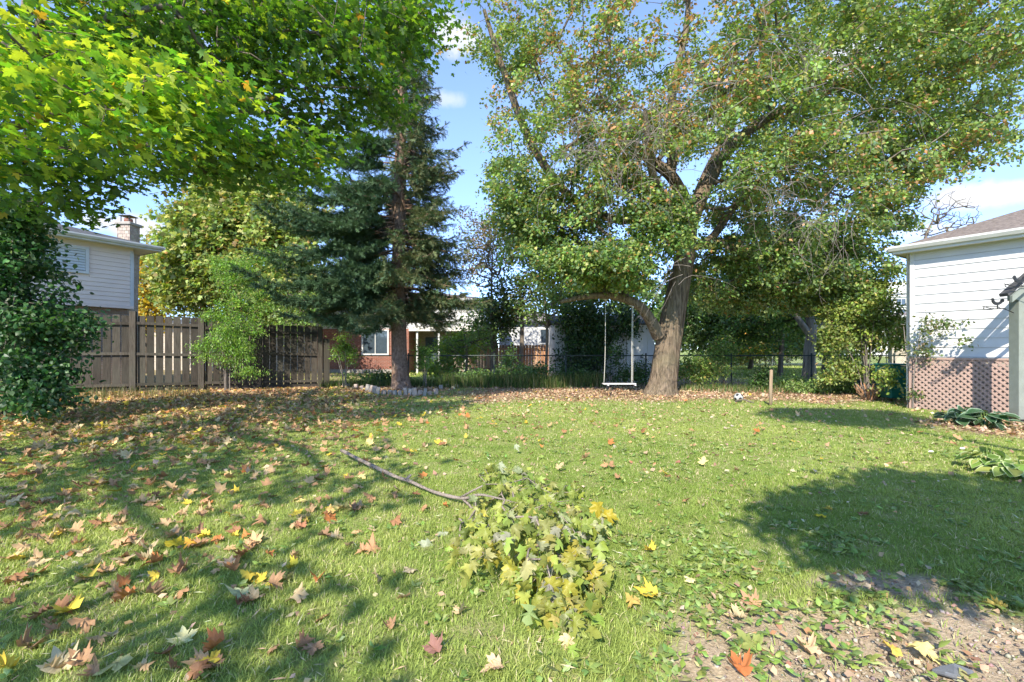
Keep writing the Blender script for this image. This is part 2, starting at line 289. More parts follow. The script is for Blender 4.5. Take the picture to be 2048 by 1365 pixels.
# ---------------------------------------------------------------- houses
class Frame:
    def __init__(s, o, u):
        s.o = Vector((o[0], o[1], 0)); s.u = Vector((u[0], u[1], 0)).normalized(); s.v = Vector((-s.u.y, s.u.x, 0)); s.M = Matrix((s.u, s.v, Vector((0, 0, 1)))).transposed()
    def p(s, a, b, c): return s.o+s.u*a+s.v*b+Vector((0, 0, c))
    def box(s, mb, a0, a1, b0, b1, c0, c1): return mb.box(s.p((a0+a1)/2, (b0+b1)/2, (c0+c1)/2), (abs(a1-a0), abs(b1-b0), abs(c1-c0)), s.M)
def siding(fr, wall, a0, a1, b, c0, c1, hgt, mat, side='front', skip=None):
    """lapped boards one by one: each a thin wedge whose lower edge stands proud"""
    n = int(round((c1-c0)/hgt)); hgt = (c1-c0)/n
    for i in range(n):
        z0 = c0+i*hgt; spans = [(a0, a1)]
        if skip and z0+hgt*.5 > skip[2] and z0+hgt*.5 < skip[3]: spans = [(a0, skip[0]), (skip[1], a1)]
        for s0, s1 in spans:
            q = [fr.p(s0, b, z0), fr.p(s0, b-.024, z0), fr.p(s0, b-.006, z0+hgt-.004), fr.p(s0, b, z0+hgt-.004)]
            MB().prism(q, fr.u*(s1-s0)).build('siding_board', mat, wall)
def window(fr, parent, a0, a1, b, c0, c1, mat=None, bars=1, blind=False):
    w = MB()
    for A in ((a0-.06, a0+.03, c0-.06, c1+.06), (a1-.03, a1+.06, c0-.06, c1+.06), (a0+.03, a1-.03, c0-.06, c0+.03), (a0+.03, a1-.03, c1-.03, c1+.06)): fr.box(w, A[0], A[1], b-.07, b+.01, A[2], A[3])
    o = w.build('window', mat or M_white, parent)
    g = MB(); fr.box(g, a0+.03, a1-.03, b-.02, b-.012, c0+.03, c1-.03); g.build('pane', M_glass, o)
    for i in range(bars): x = a0+(a1-a0)*(i+1)/(bars+1); m = MB(); fr.box(m, x-.02, x+.02, b-.05, b-.022, c0+.03, c1-.03); m.build('mullion', mat or M_white, o)
    if blind:
        n = int((c1-c0)/.09)
        for i in range(n): m = MB(); z = c0+.05+i*.09; m.prism([fr.p(a0+.035, b-.026, z), fr.p(a0+.035, b-.04, z+.01), fr.p(a0+.035, b-.026, z+.082)], fr.u*(a1-a0-.07)); m.build('blind_slat', M_blind, o)
    return o
def hip(fr, root, a0, a1, b0, b1, z, pitch, mat, over=.45, name='roof', gut=True, sofd=.14):
    A0, A1, B0, B1 = a0-over, a1+over, b0-over, b1+over; h = (B1-B0)/2; zr = z+h*pitch; r = MB()
    q = [fr.p(A0, B0, z), fr.p(A1, B0, z), fr.p(A1, B1, z), fr.p(A0, B1, z), fr.p(A0+h, B0+h, zr), fr.p(A1-h, B0+h, zr)]
    r.add(q, [(0, 1, 5, 4), (1, 2, 5), (2, 3, 4, 5), (3, 0, 4), (0, 3, 2, 1)]); ro = r.build(name, mat, root)
    s = MB(); fr.box(s, A0+.02, A1-.02, B0+.02, B1-.02, z-sofd, z-sofd+.02); s.build('soffit', M_soffit, ro)
    for (e0, e1, e2, e3) in ((A0, A1, B0-.02, B0+.0), (A0, A1, B1, B1+.02), (A0-.02, A0, B0, B1), (A1, A1+.02, B0, B1)):
        m = MB(); fr.box(m, e0, e1, e2, e3, z-sofd-.02, z-.003); m.build('fascia', M_white, ro)
    if gut:
        for p0, p1, out in ((fr.p(A0-.05, B0, z), fr.p(A1+.05, B0, z), -fr.v), (fr.p(A0, B0-.05, z), fr.p(A0, B1+.05, z), -fr.u), (fr.p(A1, B0-.05, z), fr.p(A1, B1+.05, z), fr.u)):
            pr = [p0+out*.022+Vector((0, 0, -.095)), p0+out*.09+Vector((0, 0, -.095)), p0+out*.135+Vector((0, 0, -.03)), p0+out*.135+Vector((0, 0, .012)), p0+out*.022+Vector((0, 0, .002))]
            MB().prism(pr, p1-p0).build('gutter', M_white, ro)
    return ro
# neighbour's house on the right
def right_house():
    fr = Frame((9.36, 11.0), (.55, -.835)); L, D, z0, z1 = 9.0, 9.0, 1.2, 3.63
    r = thing('neighbour_house', tuple(fr.p(0, 0, 0)), 'white sided bungalow with brown shingle roof at the right edge behind the lattice', 'house')
    w = MB(); fr.box(w, 0, L, 0, D, 0, z1); wo = w.build('wall', M_conc, r)
    siding(fr, wo, .05, L, -.001, z0, z1, .203, M_siding)
    t = MB(); fr.box(t, -.03, .05, -.035, .05, z0, z1); t.build('corner_trim', M_white, wo)
    fl = Frame(tuple(fr.p(0, D, 0))[:2], tuple(-fr.v)[:2]); siding(fl, wo, 0, D, -.001, z0, z1, .203, M_siding)
    t = MB(); fr.box(t, -.02, L, -.05, .0, z0-.07, z0-.004); t.build('bottom_trim', M_steel, wo)
    hip(fr, r, 0, L, 0, D, z1+.12, .42, M_roofb, .28)
    d = MB(); d.bar(fr.p(-.09, .12, .15), fr.p(-.09, .12, z1), .07, .07); d.build('downspout', M_white, r)
right_house()
def lattice(fr, a0, a1, b, c0, c1):
    r = thing('lattice_panel', tuple(fr.p((a0+a1)/2, b, c0)), 'mauve diagonal lattice screen along the foot of the white sided house', 'lattice')
    s = .118; H = c1-c0; W_ = a1-a0; n1 = 0
    for sgn in (1, -1):
        k = -H
        while k < W_:
            # slat from (k,0) to (k+H,H) clipped
            p0, p1 = max(k, 0), min(k+H, W_)
            if p1-p0 > .03:
                za, zb = (p0-k, p1-k); xa, xb = p0, p1
                if sgn < 0: xa, xb = W_-p0, W_-p1
                bb = b+(0 if sgn > 0 else -.009)
                MB().bar(fr.p(a0+xa, bb, c0+za), fr.p(a0+xb, bb, c0+zb), .008, .042, up=tuple(fr.u*1.0+Vector((0, 0, -1.0*sgn)))).build('slat', M_lattice, r)
            k += s
    for q in ((a0-.02, a1+.02, c1-.03, c1+.015), (a0-.02, a0+.03, c0, c1-.03), (a1-.03, a1+.02, c0, c1-.03)):
        m = MB(); fr.box(m, q[0], q[1], b-.03, b-.014, q[2], q[3]); m.build('edge_strip', M_lattice, r)
fr = Frame((9.36, 11.0), (.55, -.835)); lattice(fr, .02, 2.45, -.16, -.02, 1.16)
# garden porch at the right edge with two rooster ornaments
def porch():
    r = thing('porch', (9.55, 8.8, 0), 'grey green porch post with small gabled shingle roof at the right edge', 'porch')
    def post(x, y):
        m = MB(); m.box((x, y, 1.13), (.19, .19, 2.28)); m.build('post', M_greyg, r, bevel=.008)
    for x, y in ((9.49, 8.8), (12.0, 8.8)): post(x, y)
    m = MB(); m.box((10.75, 8.8, 2.36), (2.8, .16, .18)); m.build('beam', M_greyg, r, bevel=.006)
    sl_ = .86; zr = 2.44+1.55*sl_; xr = 10.72
    for s, nm in ((1, 'roof_slope'), (-1, 'roof_slope')):
        xe = xr-s*1.68; ze = zr-1.68*sl_; q = [(xe, 8.55, ze), (xr, 8.55, zr), (xr, 8.55, zr+.05), (xe-.02*s, 8.55, ze+.05)]; MB().prism(q, (0, .16, 0)).build(nm, M_roofd, r)
        q = [(xe+.01*s, 8.5, ze-.12), (xr, 8.5, zr-.12), (xr, 8.5, zr-.003), (xe+.01*s, 8.5, ze-.003)]; MB().prism(q, (0, .045, 0)).build('barge_board', M_greyg, r)
    MB().bar((9.49, 8.62, 2.02), (9.95, 8.62, 2.32), .05, .05).build('bracket', M_greyg, r)
    m = MB(); m.box((9.49, 8.8, .03), (.24, .24, .06)); m.build('post_foot', M_black, r)
def rooster(px, py, d, s, label, sc=1, y2=None):
    o = P(px, py, d); r = thing('rooster_ornament', tuple(o), label, 'ornament', 'black rooster ornaments on the porch')
    pts = [(-.9, .10), (-1.02, .32), (-.95, .55), (-1.1, .50), (-1.22, .62), (-1.02, .70), (-1.0, .86), (-.86, .78), (-.8, .9), (-.68, .78), (-.6, .58), (-.52, .36), (-.3, .2), (.1, .17), (.4, .3), (.55, .62), (.78, .80), (1.02, .72), (1.12, .45), (1.02, .2), (.88, .38), (.78, .1), (.55, -.1), (.25, -.25), (.05, -.3), (-.3, -.32), (-.62, -.18)]
    MB().prism([(o[0]+s*.115*x*sc, o[1], o[2]+.115*z*sc) for x, z in pts], (0, .014, 0)).build('body', M_black, r)
    m = MB(); m.box((o[0], o[1]+.007, o[2]-.06*sc), (.016, .012, .08)); m.build('leg', M_black, r)
    sp = [(o[0]+s*.2*sc*math.cos(t)*(1-t/9)-s*.14, o[1]+.007, o[2]-.1*sc+.05*math.sin(t)*(1-t/9)) for t in np.linspace(0, 6.5, 20)]
    MB().tube(sp, [.007]*20, 5).build('scroll', M_black, r); MB().tube([(o[0]-.28, o[1]+.007, o[2]-.055), (o[0]-.1, o[1]+.007, o[2]-.105), (o[0]+.12, o[1]+.007, o[2]-.10), (o[0]+.3, o[1]+.007, o[2]-.18)], [.008]*4, 5).build('bracket_arm', M_black, r)
porch()
rooster(1996, 607, 8.72, 1, 'black metal rooster on a scroll bracket left of the porch post, against white siding', .95)
rooster(2040, 562, 8.45, 1, 'black metal rooster mounted on the porch roof slope above the post', .95)
# neighbour's two-storey house on the left
def left_house():
    u = Vector((1.25, 2.25, 0)).normalized(); fr = Frame((-13.65, 17.35), (u.x, u.y)); L = 5.2; ze, zb = 5.02, 2.85
    # frame runs from far corner back toward the camera, so local a is negative
    r = thing('neighbour_house', tuple(fr.p(0, 0, 0)), 'two storey house with pale pinkish siding above the wooden fence at the left', 'house')
    w = MB(); fr.box(w, -L, -.35, .28, 6.5, 0, ze); wo = w.build('wall', M_brickb, r)
    w = MB(); fr.box(w, -L, -.28, -.0, .27, zb, ze); uo = w.build('upper_wall', M_sidingp, r)
    wa0, wa1 = -2.75, -1.62
    siding(fr, uo, -L, -.38, -.001, zb+.08, ze-.12, .15, M_sidingp, skip=(wa0-.08, wa1+.08, 3.9, 4.84))
    t = MB(); fr.box(t, -.38, -.27, -.03, .28, zb, ze-.1); t.build('corner_trim', M_white, uo)
    t = MB(); fr.box(t, -L, -.27, -.035, .0, zb-.02, zb+.076); t.build('bottom_trim', M_sidingp, uo)
    w = MB(); fr.box(w, -.35, .0, .3, 1.2, 0, ze-.13); w.build('side_wall', M_brickt, r)
    window(fr, uo, wa0, wa1, -.0, 3.98, 4.76, bars=0, blind=True)
    q = MB(); ov = .42; h = 4.2; z = ze+.14
    hip(fr, r, -L-2, .0, 0, 7.2, z, .30, M_roofd, ov)
left_house()
def chimney():
    c = P(257, 600, 19.6); r = thing('brick_chimney', (c[0], c[1], 4.6), 'tan brick chimney with black metal cap above the left roof', 'chimney')
    W_ = .5; z = 5.2
    for k in range(7, 17):
        zz = 4.3+k*.135
        for i in range(4):
            a = math.pi/2*i; nx_, ny_ = math.cos(a), math.sin(a)
            for j in (-1, 0, 1):
                wd = (2*W_/2)/3 if True else 0
                off = j*.165+(.05 if k % 2 else -.03); off = max(-.19, min(.19, off))
                cx_, cy_ = c[0]+nx_*(.25)-ny_*off, c[1]+ny_*.25+nx_*off
                MB().box((cx_, cy_, zz), (.155 if i % 2 else .03, .03 if i % 2 else .155, .122)).build('brick', M_stone if (k+j) % 3 else M_brickt, r)
    m = MB(); m.box((c[0], c[1], 5.3), (.5, .5, 2.4)); m.build('stack', M_conc, r)
    m = MB(); m.box((c[0], c[1], 6.56), (.66, .66, .12)); m.build('crown', M_conc, r, bevel=.02)
    m = MB(); m.tube([(c[0], c[1], 6.62), (c[0], c[1], 6.8)], [.16, .15], 12); m.build('flue', M_brickr, r)
    m = MB(); m.box((c[0], c[1], 6.9), (.46, .46, .03))
    for i in (-1, 1):
        for j in (-1, 1): m.box((c[0]+i*.17, c[1]+j*.17, 6.76), (.025, .025, .25))
    m.build('cap', M_black, r)
chimney()
def garage():
    fr = Frame((-24, 31), (1, -.12)); r = thing('garage', (-24, 31, 0), 'low garage with dark roof showing just above the wooden fence', 'garage')
    w = MB(); fr.box(w, 0, 12.5, 0, 6, 0, 2.9); w.build('wall', M_brickt, r); hip(fr, r, 0, 12.5, 0, 6, 3.05, .22, M_roofd, .5)
garage()
# brick split-level house beyond the chain-link fence
def brick_house():
    fr = Frame((-11.2, 27), (1, -.02)); r = thing('neighbour_house', (-11.2, 27, 0), 'red brick house with white upper siding and a recessed porch beyond the wire fence', 'house')
    w = MB(); fr.box(w, 0, 5.3, 0, 7, 0, 2.55); wo = w.build('wall', M_brickr, r)
    w = MB(); fr.box(w, 5.3, 9.6, 1.6, 7, 0, 2.55); w.build('porch_wall', M_brickb, r)
    w = MB(); fr.box(w, -.2, 5.3, .03, 7.1, 2.56, 4.1); uo = w.build('upper_wall', M_siding, r); siding(fr, uo, -.2, 5.3, .03, 2.56, 4.1, .2, M_siding)
    w = MB(); fr.box(w, 5.3, 9.6, .03, 7.1, 2.56, 3.85); uo = w.build('upper_wall', M_siding, r); siding(fr, uo, 5.32, 9.6, .03, 2.7, 3.85, .2, M_siding)
    t = MB(); fr.box(t, 5.3, 9.6, -.05, .02, 2.42, 2.68); t.build('porch_beam', M_soffit, r)
    window(fr, wo, 2.65, 4.1, -.0, 1.1, 2.45, bars=1)
    w2 = window(fr, wo, 6.95, 7.5, 1.58, .9, 2.1, bars=0)
    for x in (5.75, 7.0, 8.5): t = MB(); fr.box(t, x-.05, x+.05, .1, .2, 0, 2.42); t.build('porch_post', M_white, r)
    t = MB(); fr.box(t, 5.95, 6.85, 1.5, 1.59, .05, 2.1); d = t.build('door', M_glass, r); t = MB(); fr.box(t, 6.7, 6.78, 1.44, 1.49, 1.0, 1.1); t.build('handle', M_steel, d)
    hip(fr, r, -.2, 9.6, 0, 7, 4.2, .22, M_roofb, .45); t = MB(); fr.box(t, 0, 5.3, -.04, .0, 0, .22); t.build('foundation', M_conc, r)
brick_house()
def white_house():
    fr = Frame((-.9, 33), (1, 0)); r = thing('neighbour_house', (-.9, 33, 0), 'white walled house half hidden by leaves above the orange board fence', 'house')
    w = MB(); fr.box(w, 0, 4.8, 0, 6, 0, 3.3); wo = w.build('wall', M_white, r); siding(fr, wo, 0, 4.8, -.001, .4, 3.3, .24, M_siding); window(fr, wo, 2.9, 3.6, -.03, 1.8, 2.8, bars=0); hip(fr, r, 0, 4.8, 0, 6, 3.44, .25, M_roofb, .4)
white_house()
def board_fence():
    r = thing('board_fence', (-2, 26, 0), 'orange cedar board fence lit by sun in front of the white house', 'fence')
    x = -2.3; i = 0
    while x < 2.3:
        MB().box((x, 26+.015*(i % 2), .8), (.145, .022, 1.6+.01*(i % 3))).build('board', M_orange, r); x += .165; i += 1
    for z in (.3, 1.4): MB().box((0, 25.95, z), (4.7, .05, .09)).build('rail', M_orange, r)
    for x in (-2.3, 0, 2.3): MB().box((x, 25.9, .85), (.1, .1, 1.75)).build('post', M_orange, r)
board_fence()
def shed():
    fr = Frame((1.75, 19.2), (1, .02)); r = thing('garden_shed', (1.75, 19.2, 0), 'pale shed half smothered in ivy behind the rope swing', 'shed')
    w = MB(); fr.box(w, 0, 4.1, 0, 2.6, 0, 2.42); wo = w.build('wall', M_siding, r)
    for i in range(21): m = MB(); fr.box(m, i*.2, i*.2+.03, -.02, 0, .05, 2.4); m.build('wall_rib', M_white, wo)
    q = [fr.p(-.15, -.2, 2.42), fr.p(-.15, 1.3, 2.85), fr.p(-.15, 2.8, 2.42), fr.p(-.15, 2.8, 2.36), fr.p(-.15, 1.3, 2.78), fr.p(-.15, -.2, 2.36)]; MB().prism(q, fr.u*4.4).build('roof', M_roofd, r)
    m = MB(); fr.box(m, 2.9, 3.6, -.05, -.021, .1, 2.0); d = m.build('door', M_white, r); m = MB(); fr.box(m, 3.5, 3.54, -.08, -.051, 1.0, 1.15); m.build('handle', M_black, d)
shed()
def small_house():
    fr = Frame((27.5, 34), (.8, -.6)); r = thing('neighbour_house', (27.5, 34, 0), 'distant brick house with low brown roof between the shrubs and the white siding', 'house')
    w = MB(); fr.box(w, 0, 10, 0, 8, 0, 3.6); wo = w.build('wall', M_brickt, r); hip(fr, r, 0, 10, 0, 8, 3.75, .25, M_roofb, .5); window(fr, wo, 1, 2.2, 0, 1.5, 2.7)
small_house()
def apartment():
    c = P(1745, 700, 95); r = thing('apartment_block', (c[0], 95, 0), 'distant white apartment block with rows of windows beyond the shrubs', 'building')
    fr = Frame((c[0]-4.5, 96), (.93, -.2)); m = MB(); fr.box(m, 0, 17, 0, 14, 0, 14.6); wo = m.build('wall', M_soffit, r)
    m = MB(); fr.box(m, -.2, 17.2, -.3, 14, 12.6, 14.9); m.build('parapet', M_white, r)
    for fl in range(3, 7):
        z = .6+fl*2.05-1.5+.9
        m = MB(); fr.box(m, 0, 17, -.25, 0, z-.42, z-.1); m.build('floor_band', M_white, r)
        for k in range(8):
            a = .5+k*2.1; w = MB(); fr.box(w, a, a+1.5, -.06, .02, z+.05, z+1.25); o = w.build('window', M_black, r); w = MB(); fr.box(w, a+.06, a+1.44, -.09, -.065, z+.1, z+1.2); w.build('pane', M_glass, o)
            w = MB(); fr.box(w, a+.72, a+.78, -.12, -.095, z+.1, z+1.2); w.build('mullion', M_white, o)
apartment()
# ---------------------------------------------------------------- wooden fence
def wood_fence():
    A = np.array([-12.0, 14.9]); B = np.array([-6.9, 16.9]); d = (B-A)/np.linalg.norm(B-A); n = np.array([d[1], -d[0]]); Lf = np.linalg.norm(B-A)
    r = thing('wooden_fence', (A[0], A[1], 0), 'weathered grey brown board fence along the left side of the lawn', 'fence')
    fr = Frame(A, d); pp = [-3.7, -1.85, 0.0, 1.85, 3.55, Lf]
    top = lambda a: 2.46 if a < -.05 else 2.50-.06*a
    posts = [(a, top(a)+(.06 if a == 0 else .02)) for a in pp]
    for a, z in posts:
        m = MB(); fr.box(m, a-.085, a+.085, -.10, .06, -.05, z); m.build('post', M_fence, r, bevel=.008)
    for i in range(len(pp)-1):
        a0, a1 = pp[i]+.088, pp[i+1]-.088; t = top((a0+a1)/2)-.02*(i % 2); dz = random.uniform(-.015, .015)
        for zr in (t-.26, 1.22+dz, .24): MB().bar(fr.p(a0, -.045, zr-dz), fr.p(a1, -.045, zr+(-.04 if zr > 1 and i >= 2 else 0)), .045, .085).build('rail', M_fence, r)
        k = int((a1-a0+.15)/.232); w = .205
        for j in range(k):
            a = a0+(j+.5)*(a1-a0)/k; ww = w*random.uniform(.93, 1.0); zt = t+random.uniform(-.02, .015)-(a-a0)*.02*(i >= 2); lean = random.uniform(-.008, .008)
            m = MB(); y0 = .0; q = [fr.p(a-ww/2, y0, .1), fr.p(a+ww/2, y0, .1), fr.p(a+ww/2+lean, y0, zt-.025), fr.p(a+ww/2-.025+lean, y0, zt), fr.p(a-ww/2+.025+lean, y0, zt), fr.p(a-ww/2+lean, y0, zt-.025)]
            m.prism(q, fr.v*.022); m.build('board', M_fence, r)
        MB().bar(fr.p(a0, .035, .05), fr.p(a1, .035, .05), .035, .17).build('kick_board', M_fence, r)
    m = MB(); fr.box(m, Lf+.1, Lf+.32, -.05, .04, 0, 1.75); m.build('gate_board', M_fence, r)
wood_fence()
# ---------------------------------------------------------------- chain-link fences
def chain(A, B, h, pitch, wire, label, postx, mat, railmat, sub=3):
    A = np.array(A, float); B = np.array(B, float); L_ = np.linalg.norm(B-A); d = (B-A)/L_; fr = Frame(A, d)
    r = thing('chain_link_fence', (A[0], A[1], 0), label, 'fence')
    a0 = []; a1 = []; k = -h
    while k < L_:
        for s in (1, -1):
            p0, p1 = max(k, 0), min(k+h, L_)
            if p1-p0 > .02:
                z0, z1 = p0-k, p1-k
                if s < 0: z0, z1 = h-z0, h-z1
                a0.append(fr.p(p0, .003*s, z0+.03)); a1.append(fr.p(p1, .003*s, z1+.03))
        k += pitch
    V, T = edges_mesh(np.array([list(q) for q in a0]), np.array([list(q) for q in a1]), np.full(len(a0), wire), np.full(len(a0), wire), sub)
    tag(link('wire_mesh', npmesh('wire_mesh', V, T), mat, r), kind='stuff')
    MB().tube([fr.p(0, 0, h+.04), fr.p(L_, 0, h+.04)], [.021, .021], 8).build('top_rail', railmat, r)
    for a in postx: m = MB(); m.tube([fr.p(a, .03, -.05), fr.p(a, .03, h+.1)], [.028, .028], 10); m.sphere(fr.p(a, .03, h+.1), .034, 10, 6); m.build('post', railmat, r, True)
chain((-6.75, 17), (15.5, 17.0), 1.10, .085, .0016, 'dark chain link fence across the back of the lawn', [.1, 3.0, 6.1, 8.7, 11.6, 14.7, 17.6, 20.6], M_dsteel, M_dsteel)
chain((17.5, 37), (31, 37), 1.15, .13, .004, 'silvery chain link fence beyond the neighbour lawn, seen through the gap by the wooden stake', [0, 3, 6, 9, 12], M_steel, M_steel)
m = MB(); 
# ---------------------------------------------------------------- leaf templates
def lobed(R, c, curl=.35, roll=.2):
    R = np.array(R); Lf_ = R[::-1].copy(); Lf_[:, 0] *= -1; o = np.vstack([R, Lf_[1:]]); o = o[:-1] if np.allclose(o[-1], o[0]) else o
    V = np.vstack([[c], o]); n = len(o); T = np.array([(0, 1+i, 1+(i+1) % n) for i in range(n)])
    z = -curl*V[:, 1]**2*.5-roll*np.abs(V[:, 0])**1.5; V = np.column_stack([V, z]); return V, T
R_full = [(.0, 0), (.16, -.07), (.37, -.03), (.27, .13), (.38, .18), (.52, .27), (.44, .34), (.57, .52), (.38, .47), (.33, .54), (.17, .43), (.22, .60), (.27, .68), (.15, .68), (.10, .82), (0, 1.02)]
R_low = [(0, 0), (.35, -.04), (.25, .15), (.56, .45), (.18, .42), (.23, .68), (0, 1.0)]
def rings(R, c, fn):
    R = np.array(R); Lf_ = R[::-1].copy(); Lf_[:, 0] *= -1; o = np.vstack([R, Lf_[1:]])[:-1]; n = len(o); c = np.array(c); V = np.vstack([[c], c+(o-c)*.5, o]); i = np.arange(n); j = (i+1) % n
    T = np.vstack([np.stack([0*i, 1+i, 1+j], 1), np.stack([1+i, 1+n+i, 1+n+j], 1), np.stack([1+i, 1+n+j, 1+j], 1)]); X, Y = V[:, 0]*rng.uniform(.85, 1.1), V[:, 1]*1.0
    return np.column_stack([X, Y, fn(X, Y)]), T
T_mlow = lobed(R_low, (0, .3)); T_mfull = lobed(R_full, (0, .3))
T_dry = lobed(R_low, (0, .3), curl=-.5, roll=-.55); T_dry2 = lobed(R_low, (0, .3), curl=.5, roll=-.6)
T_kite = (np.array([(0, 0, 0), (.36, .4, -.07), (0, 1, -.1), (-.36, .4, -.07)]), np.array([(0, 1, 2), (0, 2, 3)]))
T_oval = (np.array([(0, 0, 0), (.3, .22, -.03), (.36, .55, -.05), (0, 1, -.16), (-.36, .55, -.05), (-.3, .22, -.03), (0, .5, .05)]), np.array([(6, 0, 1), (6, 1, 2), (6, 2, 3), (6, 3, 4), (6, 4, 5), (6, 5, 0)]))
T_slim = (np.array([(0, 0, 0), (.16, .45, -.04), (0, 1, -.15), (-.16, .45, -.04)]), np.array([(0, 1, 2), (0, 2, 3)]))
def spray_t():
    V, T = [(0, 0, 0), (.0, .02, .012), (0, 1, 0)], [(0, 1, 2)]
    for k in range(7):
        y = .05+k*.14
        for s in (-1, 1): b = len(V); l = .26-.02*k; V += [(0, y-.02, 0), (0, y+.085, 0), (s*l*1.15, y+l*.75, .07*((k % 3)-1))]; T += [(b, b+1, b+2)]
        b = len(V); V += [(-.05, y, 0), (.05, y, 0), (0, y+.13, .13 if k % 2 else -.13)]; T += [(b, b+1, b+2)]
    return np.array(V, float), np.array(T)
T_spray = spray_t()
def nrm(v): return v/np.maximum(np.linalg.norm(v, axis=-1, keepdims=True), 1e-9)
def place(tpl, pos, size, nor, dr, col, jit=.0):
    V0, T0 = tpl; n = len(pos); nor = nrm(nor); dr = nrm(dr-nor*np.sum(dr*nor, 1, keepdims=True)); x = np.cross(dr, nor); R = np.stack([x, dr, nor], 1)
    V = np.einsum('vi,nij->nvj', V0, R)*size[:, None, None]
    if jit: V += rng.normal(0, jit, V.shape)*size[:, None, None]
    V += pos[:, None]; m = len(V0); T = (np.arange(n)[:, None, None]*m+T0[None]).reshape(-1, 3); return V.reshape(-1, 3), T, np.repeat(col, m, 0)
def pick(cols, w, n, var=.25):
    cols = np.array(cols); w = np.array(w, float); c = cols[rng.choice(len(cols), n, p=w/w.sum())]; return c*(1-var+2*var*rng.random((n, 1)))*(1+.08*rng.normal(size=(n, 3)))
def greedy(base, brad, targets, step=.5, droop=0, pen=.25, minr=.006, attach0=0, expo=.46, maxr=.12):
    """grow thin limbs from the given main limbs to every target point; returns node positions, parents, radii"""
    N = [list(p) for p in base[0]]; par = list(base[1]); plen = [0.0]*len(N)
    for i, p in enumerate(par): plen[i] = 0 if p < 0 else plen[p]+float(np.linalg.norm(np.array(N[i])-N[p]))
    nb = len(N); root = np.array(N[attach0]); order = np.argsort(np.linalg.norm(targets-root, axis=1)); cap = nb+len(targets)*8
    A = np.zeros((cap, 3)); A[:nb] = N; PL = np.zeros(cap); PL[:nb] = plen; PAR = np.full(cap, -1); PAR[:nb] = par; W_ = np.zeros(cap); ok = np.zeros(cap, bool); ok[attach0:nb] = True; c = nb; tips = []
    for t in targets[order]:
        d = np.linalg.norm(A[:c]-t, axis=1); cost = d+pen*PL[:c]*.3+d*(A[:c, 2] > t[2]+.6)*.5; cost[~ok[:c]] = 1e9; i = int(np.argmin(cost)); L_ = d[i]; k = max(1, min(6, int(L_/step))); a = A[i].copy(); p = i
        mid = np.cross(t-a, rng.normal(size=3))*.12+np.array([0, 0, droop*L_*.18])
        for j in range(1, k+1):
            s = j/k; A[c] = a+(t-a)*s+mid*(4*s*(1-s))*.7; PAR[c] = p; PL[c] = PL[p]+np.linalg.norm(A[c]-A[p]); ok[c] = True; p = c; c += 1
        W_[p] = 1; tips.append(p)
        if c > cap-10: break
    for i in range(c-1, nb-1, -1):
        if PAR[i] >= 0: W_[PAR[i]] += W_[i]
    r = np.minimum(minr*np.maximum(W_[:c], 1)**expo, maxr); r[:nb] = brad; return A[:c], PAR[:c], r, nb, np.array(tips)
def ell(specs):
    out = []
    for px, py, d, rx, ry, rz, n, inner in specs:
        c = P(px, py, d); v = nrm(rng.normal(size=(n, 3))); rr = inner+(1-inner)*rng.random((n, 1))**.7; out.append(c+v*rr*np.array([rx, ry, rz]))
    return np.concatenate(out)
def crown_leaves(name, targets, root, per, size, spread, tpl, pal, wts, mat, parent, up=.8, droop=.35, flat=.6, clumpvar=.25, kind='stuff', jit=0, colfn=None, cen=None):
    n = len(targets)*per; base = np.repeat(targets, per, 0); off = rng.normal(size=(n, 3))*np.array([spread, spread, spread*flat]); out = nrm(targets-(root if cen is None else cen)); out = np.repeat(out, per, 0)
    off[:, 2] -= droop*np.linalg.norm(off[:, :2], axis=1)*.5; pos = base+off
    nor = rng.normal(size=(n, 3))*.75+np.array([0, 0, up])+out*.35; dr = rng.normal(size=(n, 3))*.6+out*.5+np.array([0, 0, -droop]); col = pick(pal, wts, n)
    col *= np.repeat(1-clumpvar+2*clumpvar*rng.random((len(targets), 1)), per, 0)
    if colfn is not None: col = colfn(pos, col)
    s = size*(.6+.7*rng.random(n)); V, T, C = place(tpl, pos, s, nor, dr, np.clip(col, .004, .9), jit); o = link(name, npmesh(name, V, T, C), mat, parent)
    if kind: tag(o, kind=kind)
    return o, pos
def skel(A, PAR, R, nb, name, mat, parent, lo=0, hi=9, n=4):
    i = np.arange(nb, len(A)); i = i[(R[i] >= lo) & (R[i] < hi)]
    if not len(i): return None
    V, T = edges_mesh(A[PAR[i]], A[i], np.minimum(R[PAR[i]], R[i]*1.5), R[i], n); return tag(link(name, npmesh(name, V, T, None, True), mat, parent), kind='stuff')
def limbs(paths, root=0):
    """paths: list of (points, radii) ; the first starts the trunk; others start near an existing node"""
    N, PAR, R = [], [], []
    for pts, rad in paths:
        k = 4; q = smoothpath(pts, k); rr = np.interp(np.linspace(0, len(pts)-1, len(q)), range(len(pts)), rad)
        if N: d = np.linalg.norm(np.array(N)-q[0], axis=1); p = int(np.argmin(d))
        else: p = -1
        for j in range(len(q)): N.append(q[j]); PAR.append(p); R.append(rr[j]); p = len(N)-1
    return np.array(N), PAR, np.array(R)
